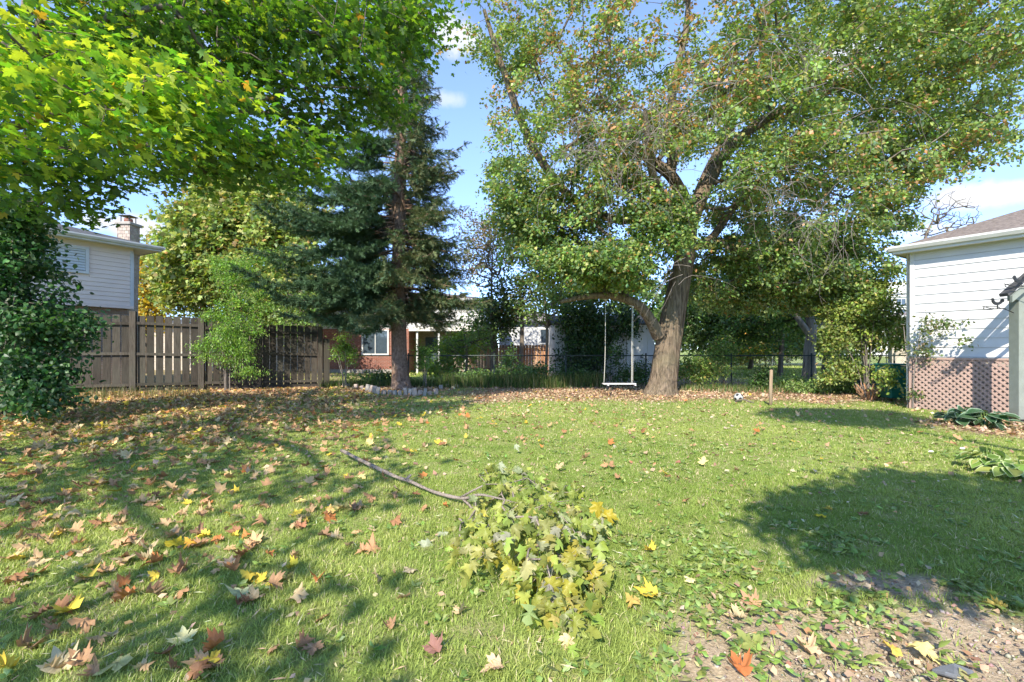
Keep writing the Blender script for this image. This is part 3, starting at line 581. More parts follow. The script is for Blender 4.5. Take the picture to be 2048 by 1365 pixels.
def limbmesh(paths, names, mat, root, sides=14, flare=None, rough=.06):
    for (pts, rad), nm in zip(paths, names):
        k = 10 if nm == 'trunk' else 6; q = smoothpath(pts, k); rr = np.interp(np.linspace(0, len(pts)-1, len(q)), range(len(pts)), rad); ph = rng.random(6)*6.28; n = 40 if nm == 'trunk' else sides
        def wob(i, a):
            z = q[i][2]; w = 1+rough*.6*np.sin(3*a+ph[0]+z*.6)+rough*.5*np.sin(5*a+ph[1]-z*.9)
            if nm == 'trunk':
                w = w+.035*np.sin(13*a+ph[4]+1.5*np.sin(z*2.1))+.02*np.sin(19*a+ph[5]+z*3)
                if flare: f = math.exp(-max(z, 0)/flare[0]); w = w*(1+flare[1]*f)+f*flare[1]*.45*np.maximum(0, np.sin(5*a+ph[2]))**2+f*.1*np.sin(9*a+ph[3])
            return w
        V, T = tubev(q, rr, n, wob); link(nm, npmesh(nm, V, T, None, True), mat, root)
# ---------------------------------------------------------------- the big tree with the swing
def big_tree():
    D = 14.1; x0, y0 = G(1324, 790); r = thing('shade_tree', (x0, y0, 0), 'huge spreading tree with thick ridged trunk and rust tinged leaves, carrying the swing', 'tree')
    q = lambda px, py, dd=0: P(px, py, D+dd)
    tr = ([q(1322, 800), q(1325, 775), q(1330, 740), q(1336, 690), q(1346, 630), q(1358, 570), q(1370, 510), q(1376, 460), q(1374, 420), q(1362, 380, .1)], [.40, .385, .375, .365, .345, .30, .27, .26, .20, .16])
    br = [([q(1372, 470), q(1388, 430), q(1408, 385, .2), q(1450, 310, .4), q(1520, 245, .6), q(1620, 195, .9), q(1740, 160, 1.2), q(1900, 90, 1.4)], [.25, .22, .20, .17, .15, .12, .09, .05]),
          ([q(1450, 312, .4), q(1462, 250, .2), q(1475, 180, -.2), q(1510, 90, -.6), q(1560, -40, -.9)], [.14, .12, .10, .08, .05]),
          ([q(1362, 385, .1), q(1340, 350, -.2), q(1300, 320, -.4), q(1260, 285, -.6), q(1200, 270, -.8), q(1120, 300, -1.0)], [.19, .17, .15, .12, .09, .05]),
          ([q(1340, 350), q(1350, 270, .4), q(1345, 180, .6), q(1372, 60, .9), q(1380, -60, 1)], [.16, .14, .12, .09, .06]),
          ([q(1366, 395, .2), q(1310, 430, .9), q(1240, 440, 1.2), q(1160, 410, 1.0), q(1095, 340, .6), q(1050, 260, .3), q(1020, 180, 0), q(990, 90, -.3), q(968, 20, -.5)], [.17, .15, .13, .14, .13, .12, .10, .08, .05]),
          ([q(1376, 495, .1), q(1420, 480, .4), q(1480, 400, .8), q(1560, 330, 1.1), q(1630, 315, 1.2), q(1720, 350, 1.4)], [.13, .12, .11, .10, .08, .04]),
          ([q(1318, 672, -.15), q(1300, 640, -.35), q(1280, 614, -.5), q(1250, 598, -.6), q(1215, 591, -.65), q(1170, 594, -.7), q(1120, 604, -.8)], [.21, .16, .14, .12, .105, .08, .05]),
          ([q(1372, 440, -.2), q(1330, 400, -1.2), q(1300, 330, -2.2), q(1290, 220, -3.0)], [.14, .11, .09, .05]),
          ([q(1376, 440, .2), q(1420, 330, 1.6), q(1500, 180, 3.2)], [.15, .11, .05])]
    limbmesh([tr]+br, ['trunk']+['limb']*len(br), M_bark, r, flare=(.22, .32))
    B = limbs([tr]+br)
    sp = [(1390, 60, 14, 6.2, 4.5, 4.2, 410, .4), (1130, 330, 13.8, 2.7, 2.6, 3.4, 150, .3), (1760, 120, 14, 4.6, 4, 3.2, 350, .3), (1600, 410, 14.2, 3.1, 3.3, 2.2, 210, .35), (1205, 528, 12.9, 2.1, 1.6, .68, 130, .15), (1990, 70, 13, 2.2, 2.8, 2.7, 90, .3), (1010, 90, 13.8, 1.3, 2, 2.4, 38, .2),
          (1335, 440, 12.3, 1.15, .8, 1.35, 66, .2), (1690, 560, 14.6, 2.0, 1.8, 1.0, 100, .2), (1450, 540, 15.4, 2.2, 1.2, 1.3, 80, .2), (1120, 470, 15, 1.9, 1.4, 1.2, 55, .2), (1850, 300, 13.6, 2.0, 2.0, 1.6, 80, .2), (1300, 330, 12.6, 2.3, 1.6, 1.5, 110, .2), (1620, 500, 13.4, 2.4, 1.2, 1.2, 90, .2), (1830, 400, 13.2, 1.3, 1.2, .9, 30, .2), (1560, 590, 14.9, 2.4, 1.0, .7, 70, .2), (1060, 420, 13.4, 1.6, 1.3, 1.9, 70, .2), (1500, 250, 11.6, 2.6, 1.6, 2.0, 80, .2)]
    sp = [(*a_[:6], int(a_[6]*1.35), a_[7]) for a_ in sp]; t = ell(sp); px = 1024+t[:, 0]/t[:, 1]*F; py = H0-(t[:, 2]-CH)/t[:, 1]*F
    keep = ~((px > 1840) & (py > 330+(1990-px)*.2)) & ~((px > 1760) & (py > 540)) & (py < 640) & ~((px > 1310) & (px < 1425) & (py > 400) & (t[:, 1] < 14.4) & (py > 500)) & ~((px < 930+12*np.sin(py*.05)) & (py < 620)) & ~((px > 930) & (px < 985) & (py > 120) & (py < 560) & (rng.random(len(px)) < .6))
    keep &= ~((px > 1130) & (px < 1320) & (py > 572)) & ~((np.abs((py-300)-(1450-px)*.9) < 34) & (px > 1370) & (px < 1560) & (t[:, 1] < 14))
    keep &= ~((np.hypot((px-1335)/55, (py-330)/40) < 1) & (t[:, 1] < 14)) & ~((px > 1380) & (px < 1480) & (py > 270) & (py < 480) & (t[:, 1] < 13.8) & (rng.random(len(px)) < .8))
    t = t[keep]; A, PAR, R, nb, tips = greedy((B[0], B[1]), B[2], t, step=.45, droop=.5, minr=.0065, attach0=30)
    skel(A, PAR, R, nb, 'branches', M_barkd, r, n=4)
    def cf(pos, col):
        k = ss(3.5, 9, pos[:, 2])[:, None]; rus = (rng.random((len(pos), 1)) < .02+.13*k*(fbm(pos[:, 0]+pos[:, 1]*.3, pos[:, 2], .9, 3)[:, None] > .52)*2.8); lit = np.array([.48, .24, .11]); return np.where(rus, lit*(.7+.6*rng.random((len(pos), 1))), col*(1-k*.0)+np.array([.035, .03, 0])*k)
    pal = [(.14, .25, .06), (.21, .32, .07), (.32, .38, .11), (.13, .23, .12), (.42, .38, .12)]
    crown_leaves('crown', t, np.array([x0, y0, 3.0]), 96, .104, .165, T_kite, pal, [4, 4, 2.2, 2, .8], M_leaf, r, up=.7, droop=.8, colfn=cf)
    # bare dead twigs hanging in the canopy
    P0, P1, ra = [], [], []
    for (px, py, dd, n) in [(1240, 255, -1.6, 26), (1180, 300, -1.8, 22), (1630, 420, -1.2, 30), (1560, 360, -1.5, 16), (1720, 230, -1.5, 14), (1500, 90, -2.5, 18), (1450, 200, -2.6, 10), (1300, 200, -2.8, 12), (1270, 330, -2, 12), (1400, 560, -1, 6)]:
        for k in range(int(n*1.2)):
            p = q(px+random.gauss(0, 46), py+random.gauss(0, 28), dd-2.3+random.gauss(0, .5)); v = nrm(np.array([random.gauss(0, 1), random.gauss(0, .6), random.gauss(-.2, .6)])); rr = .008
            for s in range(7):
                e = p+v*.2; P0.append(p); P1.append(e); ra.append(rr); p = e; v = nrm(v+np.array([random.gauss(0, .22), random.gauss(0, .22), -.22+random.gauss(0, .15)])); rr *= .86
                if random.random() < .45: P0.append(e); P1.append(e+nrm(v+rng.normal(0, .7, 3))*.24); ra.append(rr*.7)
    V, T = edges_mesh(np.array(P0), np.array(P1), np.array(ra), np.array(ra)*.8, 3); tag(link('dead_twigs', npmesh('dead_twigs', V, T), M_twig, r), kind='stuff')
big_tree()
# ---------------------------------------------------------------- spruce
def spruce():
    x0, y0 = G(801, 778); Dp = 16.3; x0 = (801-1024)/F*Dp; r = thing('spruce_tree', (x0, Dp, 0), 'tall ragged blue green spruce with bare scaly lower trunk inside the stone ring', 'tree')
    tr = ([P(803, 784, Dp), P(802, 765, Dp), P(799, 720, Dp), P(797, 650, Dp), P(797, 540, Dp), P(800, 400, Dp), P(802, 250, Dp), P(806, 120, Dp), P(806, 0, Dp), P(806, -60, Dp)], [.30, .29, .265, .245, .23, .205, .17, .12, .07, .02])
    limbmesh([tr], ['trunk'], M_barks, r, flare=(.16, .35), rough=.03)
    sp_pos, sp_dir, sp_len, sp_col, E0, E1, ER, D0, D1, DR = [], [], [], [], [], [], [], [], [], []
    zc = 13.8; z = 2.7
    while z < zc-.4:
        f = (z-2.4)/(zc-2.4)
        for k in range(6 if f < .6 else 5):
            az = random.random()*2*math.pi; dx, dy = math.cos(az), math.sin(az); L_ = (4.2*(1-f)**.62+.45)*random.uniform(.55, 1.08)
            if z < 3.3: L_ *= .68
            dens = 1.0 if not (dy < -.75 and abs(dx) < .45 and z > 4.6) else .3
            if dx < -.2: L_ *= 1.15 if z < 8.3 else .72
            elif dx > .2: L_ *= .68; dens *= .5 if z > 3.8 else .9
            if z > 8.3: dens *= .8; L_ *= .78
            blue = dx < -.1 and z < 8.5
            p = np.array([x0+(np.interp(z, [0, 14], [0, .1])), Dp, z]); el = math.radians(random.uniform(-8, 14)+f*22); n = max(4, int(L_/.16)); pts = [p]
            for i in range(n):
                s = i/n; e = el-math.radians(34)*math.sin(math.pi*min(1, s*1.15))+math.radians(16)*s; pts.append(pts[-1]+L_/n*np.array([dx*math.cos(e), dy*math.cos(e), math.sin(e)]))
                E0.append(pts[-2]); E1.append(pts[-1]); ER.append(.034*(1-s)*(1-f*.6)+.006)
                if s < .16 and z > 3.0: 
                    if random.random() < .8:
                        v = nrm(np.array([dx, dy, -.6])+rng.normal(0, .6, 3)); a = pts[-1]
                        for _ in range(4): b = a+v*.16; D0.append(a); D1.append(b); DR.append(.005); a = b; v = nrm(v+rng.normal(0, .25, 3)+np.array([0, 0, -.12]))
                    continue
                m = int((13 if blue else 9)*dens+random.random())
                for _ in range(m):
                    side = random.choice((-1, 1)); lat = np.array([-dy*side, dx*side, 0]); ll = (.22+.5*math.sin(math.pi*min(1, s+.12)))*random.uniform(.5, 1.1)*(1-f*.45)
                    hang = random.uniform(.3, 1.3) if not blue else random.uniform(.0, .4); v = nrm(lat*random.uniform(.25, 1)+np.array([dx, dy, 0])*random.uniform(.3, 1.0)+np.array([0, 0, -hang])); a = pts[-1].copy(); kk = max(1, int(ll/.15))
                    for j in range(kk):
                        sp_pos.append(a.copy()); sp_dir.append(v+rng.normal(0, .12, 3)); sp_len.append(.21*random.uniform(.8, 1.25)); b = a+v*.14
                        tone = np.array([.08, .145, .072]) if blue or random.random() < .35 else (np.array([.15, .19, .085]) if random.random() < .6 else np.array([.17, .18, .085])); sp_col.append(tone*random.uniform(.7, 1.35)); a = b; v = nrm(v+np.array([0, 0, -.06 if not blue else .05]))
            if random.random() < .5: # thin bare hanging laterals
                a = pts[min(len(pts)-1, random.randint(1, 5))]; v = nrm(np.array([dx, dy, -1.2])+rng.normal(0, .5, 3))
                for _ in range(6): b = a+v*.14; D0.append(a); D1.append(b); DR.append(.004); a = b; v = nrm(v+rng.normal(0, .2, 3)+np.array([0, 0, -.2]))
        z += random.uniform(.15, .23)
    V, T = edges_mesh(np.array(E0), np.array(E1), np.array(ER), np.array(ER)*.9, 5); tag(link('branches', npmesh('branches', V, T, None, True), M_barks, r), kind='stuff')
    V, T = edges_mesh(np.array(D0), np.array(D1), np.array(DR), np.array(DR)*.8, 3); tag(link('dead_twigs', npmesh('dead_twigs', V, T), M_twig, r), kind='stuff')
    p = np.array(sp_pos); d = np.array(sp_dir); n = len(p); nor = rng.normal(size=(n, 3))*.5+np.array([0, 0, 1]); V, T, C = place(T_spray, p, np.array(sp_len)*1.12, nor, d, np.array(sp_col)); tag(link('crown', npmesh('crown', V, T, C), M_needle, r), kind='stuff'); print('sprays', n)
spruce()
# ---------------------------------------------------------------- generic broadleaf tree and shrub
def tree(name, px, pyb, d, label, cat, tpx, tr, specs, per, size, spread, pal, w, tpl=T_kite, bk=None, group=None, up=.7, droop=.3, minr=.007, mat=None, keep=None, flat=.6, step=.5, cv=.25, twigs=True):
    """px,pyb,d: foot; tpx: trunk path in (px,py,dd) with radii tr; specs: crown ellipsoids"""
    b = P(px, pyb, d); r = thing(name, (b[0], b[1], 0), label, cat, group); pts = [P(a, c, d+e) for a, c, e in tpx]; pts[0][2] = -.05
    limbmesh([(pts, tr)], ['trunk'], bk or M_barkd, r, flare=(.2, .3)); B = limbs([(pts, tr)]); t = ell(specs)
    if keep is not None: x_ = 1024+t[:, 0]/t[:, 1]*F; y_ = H0-(t[:, 2]-CH)/t[:, 1]*F; t = t[keep(x_, y_)]
    t = t[t[:, 2] > .12]; A, PAR, R, nb, tips = greedy((B[0], B[1]), B[2], t, step=step, minr=minr, attach0=min(3, len(B[0])-1))
    if twigs: skel(A, PAR, R, nb, 'branches', bk or M_barkd, r)
    o, pos = crown_leaves('crown', t, b, per, size, spread, tpl, pal, w, mat or M_leaf, r, up=up, droop=droop, flat=flat, clumpvar=cv, cen=np.array([b[0], b[1], np.median(t[:, 2])-.5])); return r, t, pos
G_dark = [(.09, .18, .05), (.13, .23, .055), (.18, .29, .065), (.08, .15, .065)]
# big yellow-green maple behind the wooden fence
tree('maple_tree', 500, 745, 24, 'tall yellow green maple rising behind the wooden fence', 'tree', [(500, 760, 0), (505, 640, 0), (515, 520, .2), (520, 430, .2)], [.26, .22, .17, .08],
     [(490, 520, 24, 4.2, 3, 3.2, 260, .45), (420, 470, 23.6, 2.6, 2, 2.2, 110, .4), (560, 440, 24, 2.6, 2.4, 2.0, 110, .4), (480, 400, 24.5, 2.5, 2, 1.5, 80, .4), (372, 560, 24, 1.4, 1.6, 1.6, 60, .3), (560, 580, 24, 2.0, 2, 1.6, 60, .4)], 70, .21, .34, [(.24, .33, .07), (.34, .40, .09), (.46, .44, .14), (.15, .24, .06), (.42, .26, .09)], [4, 4, 2.4, 2.5, .6], tpl=T_mlow, mat=M_leaf, minr=.012)
tree('yellow_tree', 300, 720, 27, 'golden yellow tree peeking out beside the tan chimney and siding', 'tree', [(292, 750, 0), (292, 650, 0), (292, 560, 0)], [.2, .16, .08], [(300, 545, 27, 1.3, 1, 1.9, 90, .3), (298, 620, 27, 1.1, 1, 1.4, 50, .3)], 45, .2, .4, [(.52, .36, .035), (.62, .42, .04), (.32, .33, .05)], [4, 3, 3], minr=.012)
# shrub in front of the wooden fence
def stems_shrub(name, px, pyb, d, label, nst, spreadm, hgt, specs, per, size, spread, pal, w, tpl=T_kite, group=None, bk=None, cat='shrub', up=.5, droop=.5, keep=None, rad=.014, parts=0, matl=None, flat=.6, cv=.25, th=1.0):
    b = P(px, pyb, d); b[2] = 0; r = thing(name, tuple(b), label, cat, group); paths = []
    for i in range(nst):
        a = random.random()*6.28; s = spreadm*random.uniform(.3, 1); h = hgt*random.uniform(.7, 1.05)
        paths.append(([b+np.array([math.cos(a)*.08, math.sin(a)*.08, -.03]), b+np.array([math.cos(a)*s*.3, math.sin(a)*s*.25, h*.35]), b+np.array([math.cos(a)*s*.7, math.sin(a)*s*.6, h*.7]), b+np.array([math.cos(a)*s, math.sin(a)*s*.9, h])], [rad*1.3, rad, rad*.8, rad*.4]))
    for pts, rr in paths:
        q = smoothpath(pts, 3); V, T = tubev(q, np.interp(np.linspace(0, 3, len(q)), range(4), rr), 6); link('stem', npmesh('stem', V, T, None, True), bk or M_twig, r)
    N, PR, RR = [], [], []
    for pts, rr in paths:
        q = smoothpath(pts, 3); p = -1
        for j in range(len(q)): N.append(q[j]); PR.append(p); RR.append(rr[0]*(1-j/len(q)*.7)); p = len(N)-1
    t = ell(specs)
    if keep is not None: x_ = 1024+t[:, 0]/t[:, 1]*F; y_ = H0-(t[:, 2]-CH)/t[:, 1]*F; t = t[keep(x_, y_)]
    t = t[t[:, 2] > .08]; A, PAR, R, nb, tips = greedy((np.array(N), PR), np.array(RR), t, step=.3, minr=.0035*th, maxr=.02); skel(A, PAR, R, nb, 'branches', bk or M_barkd, r, n=3)
    o, pos = crown_leaves('foliage', t, b, per, size, spread, tpl, pal, w, matl or M_leaf, r, up=up, droop=droop, flat=flat, clumpvar=cv, cen=np.array([b[0], b[1], np.median(t[:, 2])-.3])); return r, t, pos
G_bright = [(.15, .30, .04), (.21, .37, .045), (.30, .44, .06), (.11, .22, .04)]
stems_shrub('tall_shrub', 455, 780, 15.2, 'bright green multi stemmed shrub growing against the wooden fence', 7, .6, 2.4,
            [(468, 640, 15.1, .95, .5, 1.2, 90, .2), (470, 545, 15.1, .95, .5, .75, 60, .2), (415, 700, 14.9, .5, .3, .35, 14, .1), (520, 600, 15.2, .5, .4, .6, 18, .2), (500, 740, 15, .4, .3, .25, 8, .1), (470, 700, 15, .6, .4, .5, 30, .1), (540, 520, 15.2, .5, .4, .5, 12, .1)], 75, .085, .13, G_bright, [3, 4, 2, 3], tpl=T_slim, droop=.7)
stems_shrub('small_shrub', 690, 765, 16.6, 'bright green sapling shrub between the fence end and the spruce trunk', 4, .3, 1.5, [(690, 700, 16.6, .42, .3, .62, 34, .1), (705, 640, 16.6, .35, .3, .4, 10, .1)], 65, .085, .12, G_bright, [3, 4, 2, 3], tpl=T_slim)
stems_shrub('small_shrub', 850, 760, 16.75, 'slim green shrub just right of the spruce trunk by the wire fence', 4, .25, 1.4, [(848, 705, 16.7, .3, .25, .7, 30, .1)], 60, .085, .12, G_bright, [3, 4, 1, 3], tpl=T_slim)
stems_shrub('golden_shrub', 915, 755, 21, 'sunlit lime green rounded shrub in front of the brick house porch', 6, .5, 1.2, [(918, 700, 21, 1.0, .7, .75, 60, .2), (890, 735, 21, .8, .5, .4, 25, .2)], 55, .12, .16, [(.30, .42, .04), (.20, .34, .04), (.38, .46, .06)], [3, 3, 2])
# dark round-leaved shrub on the left
rr_, t_, p_ = stems_shrub('lilac_shrub', -20, 850, 8.6, 'large dark glossy green shrub filling the left edge in front of the wooden fence', 9, 1.2, 2.6,
            [(20, 640, 8.6, 1.12, 1.0, 1.3, 150, .2), (-60, 500, 8.6, 1.3, 1.1, 1.3, 120, .3), (30, 480, 8.3, .55, .7, .85, 50, .2), (135, 640, 8.7, .62, .5, .36, 22, .0), (60, 790, 8.3, .7, .5, .3, 28, .1), (30, 420, 8.0, .5, .5, .4, 26, .1), (-160, 700, 8.6, 1.2, 1, 1.2, 60, .2), (95, 740, 8.6, .55, .5, .35, 22, .1)], 46, .088, .15, [(.035, .10, .035), (.05, .14, .04), (.075, .18, .055), (.20, .26, .18)], [3, 4, 3, .7], tpl=T_oval, droop=.5, bk=M_twig, rad=.018)
# ivy and undergrowth along the wire fence
def mass(name, label, cat, specs, per, size, spread, pal, w, tpl=T_kite, group=None, up=.4, droop=.3, keep=None, cv=.25, flat=1.0, kind='stuff', part='foliage', bk=None, out=(0, -1, .1)):
    t = ell(specs)
    if keep is not None: x_ = 1024+t[:, 0]/t[:, 1]*F; y_ = H0-(t[:, 2]-CH)/t[:, 1]*F; t = t[keep(x_, y_)]
    t = t[t[:, 2] > .05]; c = t.mean(0); r = thing(name, (c[0], c[1], 0), label, cat, group)
    crown_leaves(part, t, c, per, size, spread, tpl, pal, w, M_leaf, r, up=up, droop=droop, clumpvar=cv, flat=flat, cen=t-np.array([out]))
    st = []; 
    for i in range(max(5, len(t)//9)):
        q = t[rng.integers(len(t))]; st.append(([q[0]+random.gauss(0, .15), q[1]+.05, -.02], q))
    V, T = edges_mesh(np.array([a for a, _ in st]), np.array([list(b) for _, b in st]), np.full(len(st), .014), np.full(len(st), .007), 5); tag(link('stems', npmesh('stems', V, T, None, True), bk or M_barkd, r), kind='stuff'); return r
mass('ivy', 'dense ivy climbing the left half of the pale shed behind the swing', 'climber', [(1172, 700, 18.75, 1.35, .35, 1.5, 190, 0), (1172, 640, 18.9, 1.3, .4, .8, 80, 0), (1255, 640, 18.9, .7, .25, .6, 24, 0)], 44, .12, .17, [(.035, .085, .025), (.05, .11, .03), (.03, .07, .045), (.08, .15, .035)], [3, 4, 2, 1.5], keep=lambda x, y: (x > 1108) & (x < 1300) & (y > 605))
mass('ivy', 'ivy creeping over the wire fence right behind the swing seat', 'climber', [(1270, 745, 17.1, .9, .15, .45, 34, 0), (1140, 755, 17.1, 1.0, .2, .3, 30, 0), (1235, 700, 17.1, .25, .1, .7, 10, 0)], 42, .085, .13, [(.05, .11, .03), (.08, .16, .035)], [1, 1])
mass('vine', 'leafy vine hanging on the wire fence just right of the big trunk', 'climber', [(1405, 740, 16.9, 1.0, .25, .5, 80, 0), (1440, 700, 17.2, .7, .3, .5, 26, 0)], 46, .085, .13, [(.14, .25, .05), (.20, .31, .06), (.28, .33, .09), (.4, .3, .09)], [3, 4, 2, .4])
mass('fence_shrub', 'small dark green shrub on the wire fence beside the wooden stake', 'shrub', [(1518, 765, 16.2, .38, .25, .33, 26, 0), (1525, 745, 16.2, .3, .2, .2, 10, 0)], 48, .08, .1, [(.05, .11, .03), (.08, .15, .035)], [1, 1])
mass('hedge_shrub', 'low pale green bushes under the shrubs right of the wooden stake', 'shrub', [(1640, 775, 14.8, 1.2, .5, .35, 80, 0), (1590, 770, 16.4, .8, .4, .3, 34, 0), (1700, 740, 15.2, .8, .5, .7, 60, 0)], 46, .075, .12, [(.15, .26, .06), (.22, .32, .08), (.28, .35, .14)], [3, 4, 2])
tree_r = stems_shrub('overgrown_shrub', 1735, 795, 13.4, 'tall yellow green overgrown shrub between the lawn corner and the white sided house', 9, .9, 2.6,
            [(1700, 650, 13.6, .95, .7, 1.0, 130, .2), (1770, 640, 13.2, .75, .5, .65, 44, .2), (1690, 620, 14.4, .8, .6, .6, 40, .2), (1740, 600, 13.4, .7, .5, .4, 20, .1), (1690, 740, 13.8, .8, .4, .45, 34, .1), (1800, 680, 12.4, .4, .3, .5, 12, .1), (1765, 755, 12.0, .42, .2, .36, 9, .1), (1780, 560, 13.2, .4, .3, .2, 6, 0)], 50, .088, .15, [(.24, .33, .07), (.34, .40, .09), (.17, .26, .055), (.44, .40, .15)], [4, 4, 3, 1.4], droop=.6, cv=.3)
stems_shrub('leaning_sapling', 1822, 800, 10.9, 'thin arching sapling with sparse leaves against the white siding', 4, .55, 1.9, [(1850, 645, 10.5, .3, .2, .45, 12, 0), (1890, 650, 10.2, .35, .2, .3, 10, 0), (1840, 700, 10.6, .3, .2, .35, 12, 0), (1930, 675, 10.0, .15, .1, .12, 3, 0), (1835, 790, 10.8, .2, .2, .3, 10, 0)], 17, .07, .09, [(.08, .14, .04), (.14, .18, .05), (.2, .17, .08)], [3, 3, 1], droop=.6)
# background trees
def bgt(px, pyt, d, w, label, pal, wts, trunk=.2, group='trees beyond the wire fence', per=40, size=.17, name='background_tree', low=690, dens=1.0, top=None):
    zt = (H0-pyt)/F*d+CH; zl = (H0-low)/F*d+CH; n = int(w*(zt-zl)*7*dens); cpy = (pyt+low)/2
    return tree(name, px, 740, d, label, 'tree', [(px, 745, 0), (px+4, (745+cpy)/2, 0), (px, cpy, 0), (px-3, pyt*.6+cpy*.4, 0)], [trunk, trunk*.85, trunk*.6, trunk*.3], [(px, cpy, d, w*.5, w*.32, (zt-zl)/2, n, .35), (px-w*.18*F/d, cpy+20, d-.5, w*.3, w*.25, (zt-zl)*.35, n//3, .3), (px+w*.2*F/d, cpy-10, d-.3, w*.3, w*.25, (zt-zl)*.3, n//3, .3)], per, size, .3, pal, wts, group=group, minr=.011)
bgt(1560, 430, 24, 7.5, 'dense dark green tree filling the gap right of the big trunk beyond the wire fence', G_dark, [4, 4, 3, 2], .12, low=712)
bgt(1180, 500, 23, 5.0, 'leafy green tree behind the ivy covered shed', G_dark, [3, 4, 4, 1], .16, low=640)
bgt(1040, 530, 24.5, 2.9, 'small leafy tree left of the ivy, in front of the white house', [(.06, .11, .03), (.10, .16, .04), (.2, .17, .07)], [4, 3, 1], .12, low=645, dens=.8)
bgt(1420, 520, 27, 5.0, 'shadowy green tree directly behind the big trunk', G_dark, [4, 4, 2, 2], .2, low=715)
bgt(985, 590, 25.6, 3.0, 'green tree in front of the brick house, just right of its porch', [(.06, .12, .03), (.10, .17, .04)], [1, 1], .15, low=690)
bgt(1650, 560, 28, 6.0, 'olive green tree farther back above the silvery fence', [(.18, .25, .06), (.26, .32, .08), (.34, .33, .11)], [3, 3, 1], .2, low=710)
bgt(1500, 640, 33, 6.5, 'low tree with patches of golden leaves beyond the neighbour lawn', [(.16, .25, .06), (.6, .46, .05), (.26, .33, .08), (.5, .27, .08)], [5, 2, 4, 1], .14, low=722)
bgt(1950, 560, 48, 8, 'distant tree behind the white sided house', G_dark, [3, 3, 3, 1], .3, size=.3, low=700, dens=.5)
bgt(640, 540, 40, 8, 'distant green tree behind the spruce and the fence end', G_dark, [3, 3, 3, 1], .3, size=.3, low=690, dens=.6)
bgt(920, 610, 46, 8, 'distant tree over the brick house roof', [(.10, .15, .04), (.2, .2, .06)], [3, 2], .3, size=.3, low=700, dens=.6)
bgt(600, 560, 22, 2.6, 'leafy tree just behind the right end of the wooden fence, left of the spruce', [(.14, .24, .05), (.22, .32, .07)], [1, 1], .09, low=680, size=.12)
bgt(1090, 560, 18.6, 2.0, 'bushy small tree at the left edge of the ivy covered shed', [(.12, .21, .05), (.2, .29, .07)], [1, 1], .06, low=640, size=.11)
bgt(930, 640, 20, 2.6, 'leafy young tree in front of the white porch siding of the brick house', [(.13, .23, .05), (.22, .32, .07)], [1, 1], .06, low=720, size=.11, dens=.8)
bgt(1560, 625, 41, 16, 'wide sunlit hedge of small trees at the far end of the neighbour lawn', [(.18, .28, .06), (.26, .34, .08), (.14, .22, .06)], [1, 1, 1], .12, low=722, size=.26, dens=.8)
bgt(1320, 560, 40, 9, 'distant tree behind the shed and the swing', G_dark, [3, 3, 3, 1], .3, size=.3, low=710, dens=.6)
# lopped old tree beyond the fence
def lopped():
    d = 20.5; b = P(1620, 745, d); r = thing('lopped_tree', (b[0], d, 0), 'old lopped tree with pale mottled trunk and crooked limb beyond the wire fence', 'tree')
    q = lambda x, y, e=0: P(x, y, d+e)
    ps = [([q(1619, 762), q(1619, 740), q(1620, 700), q(1624, 665), q(1622, 645), q(1618, 628)], [.27, .24, .21, .19, .17, .12]), ([q(1618, 668), q(1606, 652), q(1596, 638), q(1590, 625), q(1596, 600)], [.15, .13, .11, .09, .04]), ([q(1624, 650), q(1638, 655), q(1652, 640), q(1658, 610)], [.12, .1, .07, .04]), ([q(1618, 630), q(1630, 600), q(1640, 560)], [.13, .09, .04]), ([q(1618, 630), q(1608, 600), q(1600, 570)], [.12, .09, .04])]
    limbmesh(ps, ['trunk']+['limb']*4, M_barkp, r, flare=(.3, .3), rough=.1); P0, P1 = [], []
    for k in range(150):
        p = q(1625+random.gauss(0, 18), 622+random.gauss(0, 14), random.gauss(0, .3)); v = nrm(np.array([random.gauss(0, 1), random.gauss(0, .6), .5+random.random()]))
        for _ in range(4): e = p+v*.16; P0.append(p); P1.append(e); p = e; v = nrm(v+rng.normal(0, .25, 3))
    V, T = edges_mesh(np.array(P0), np.array(P1), np.full(len(P0), .011), np.full(len(P0), .008), 3); tag(link('twigs', npmesh('twigs', V, T), M_twig, r), kind='stuff')
lopped()
def bare_tree():
    d = 26; b = P(1850, 740, d); r = thing('bare_tree', (b[0], d, 0), 'leafless tree with fine grey twigs above the white sided house roof', 'tree'); q = lambda x, y, e=0: P(x, y, d+e)
    tr = ([q(1838, 745), q(1836, 640), q(1840, 540), q(1850, 480), q(1866, 440)], [.2, .17, .12, .08, .04]); limbmesh([tr], ['trunk'], M_barkd, r); B = limbs([tr])
    t = ell([(1880, 430, d, 2.1, 1.4, 1.5, 240, .1), (1925, 440, d, 1.2, 1, .6, 60, .1)]); A, PAR, R, nb, tips = greedy((B[0], B[1]), B[2], t, step=.35, minr=.0095, attach0=8); skel(A, PAR, R, nb, 'branches', M_barkd, r, n=3)
bare_tree()
# pinkish half-bare sapling left of the big crown
bt_, t_, _ = tree('thin_tree', 985, 740, 25, 'thin half bare tree with pinkish brown leaves between spruce and big crown', 'tree', [(985, 745, 0), (983, 600, 0), (985, 500, 0)], [.07, .055, .035], [(990, 470, 25, 2.3, 1.5, 1.9, 240, .1), (960, 530, 25, 1.6, 1.3, 1.2, 90, .1)], 15, .13, .28, [(.30, .2, .12), (.22, .2, .08), (.15, .17, .06)], [3, 2, 2], minr=.009, step=.35)
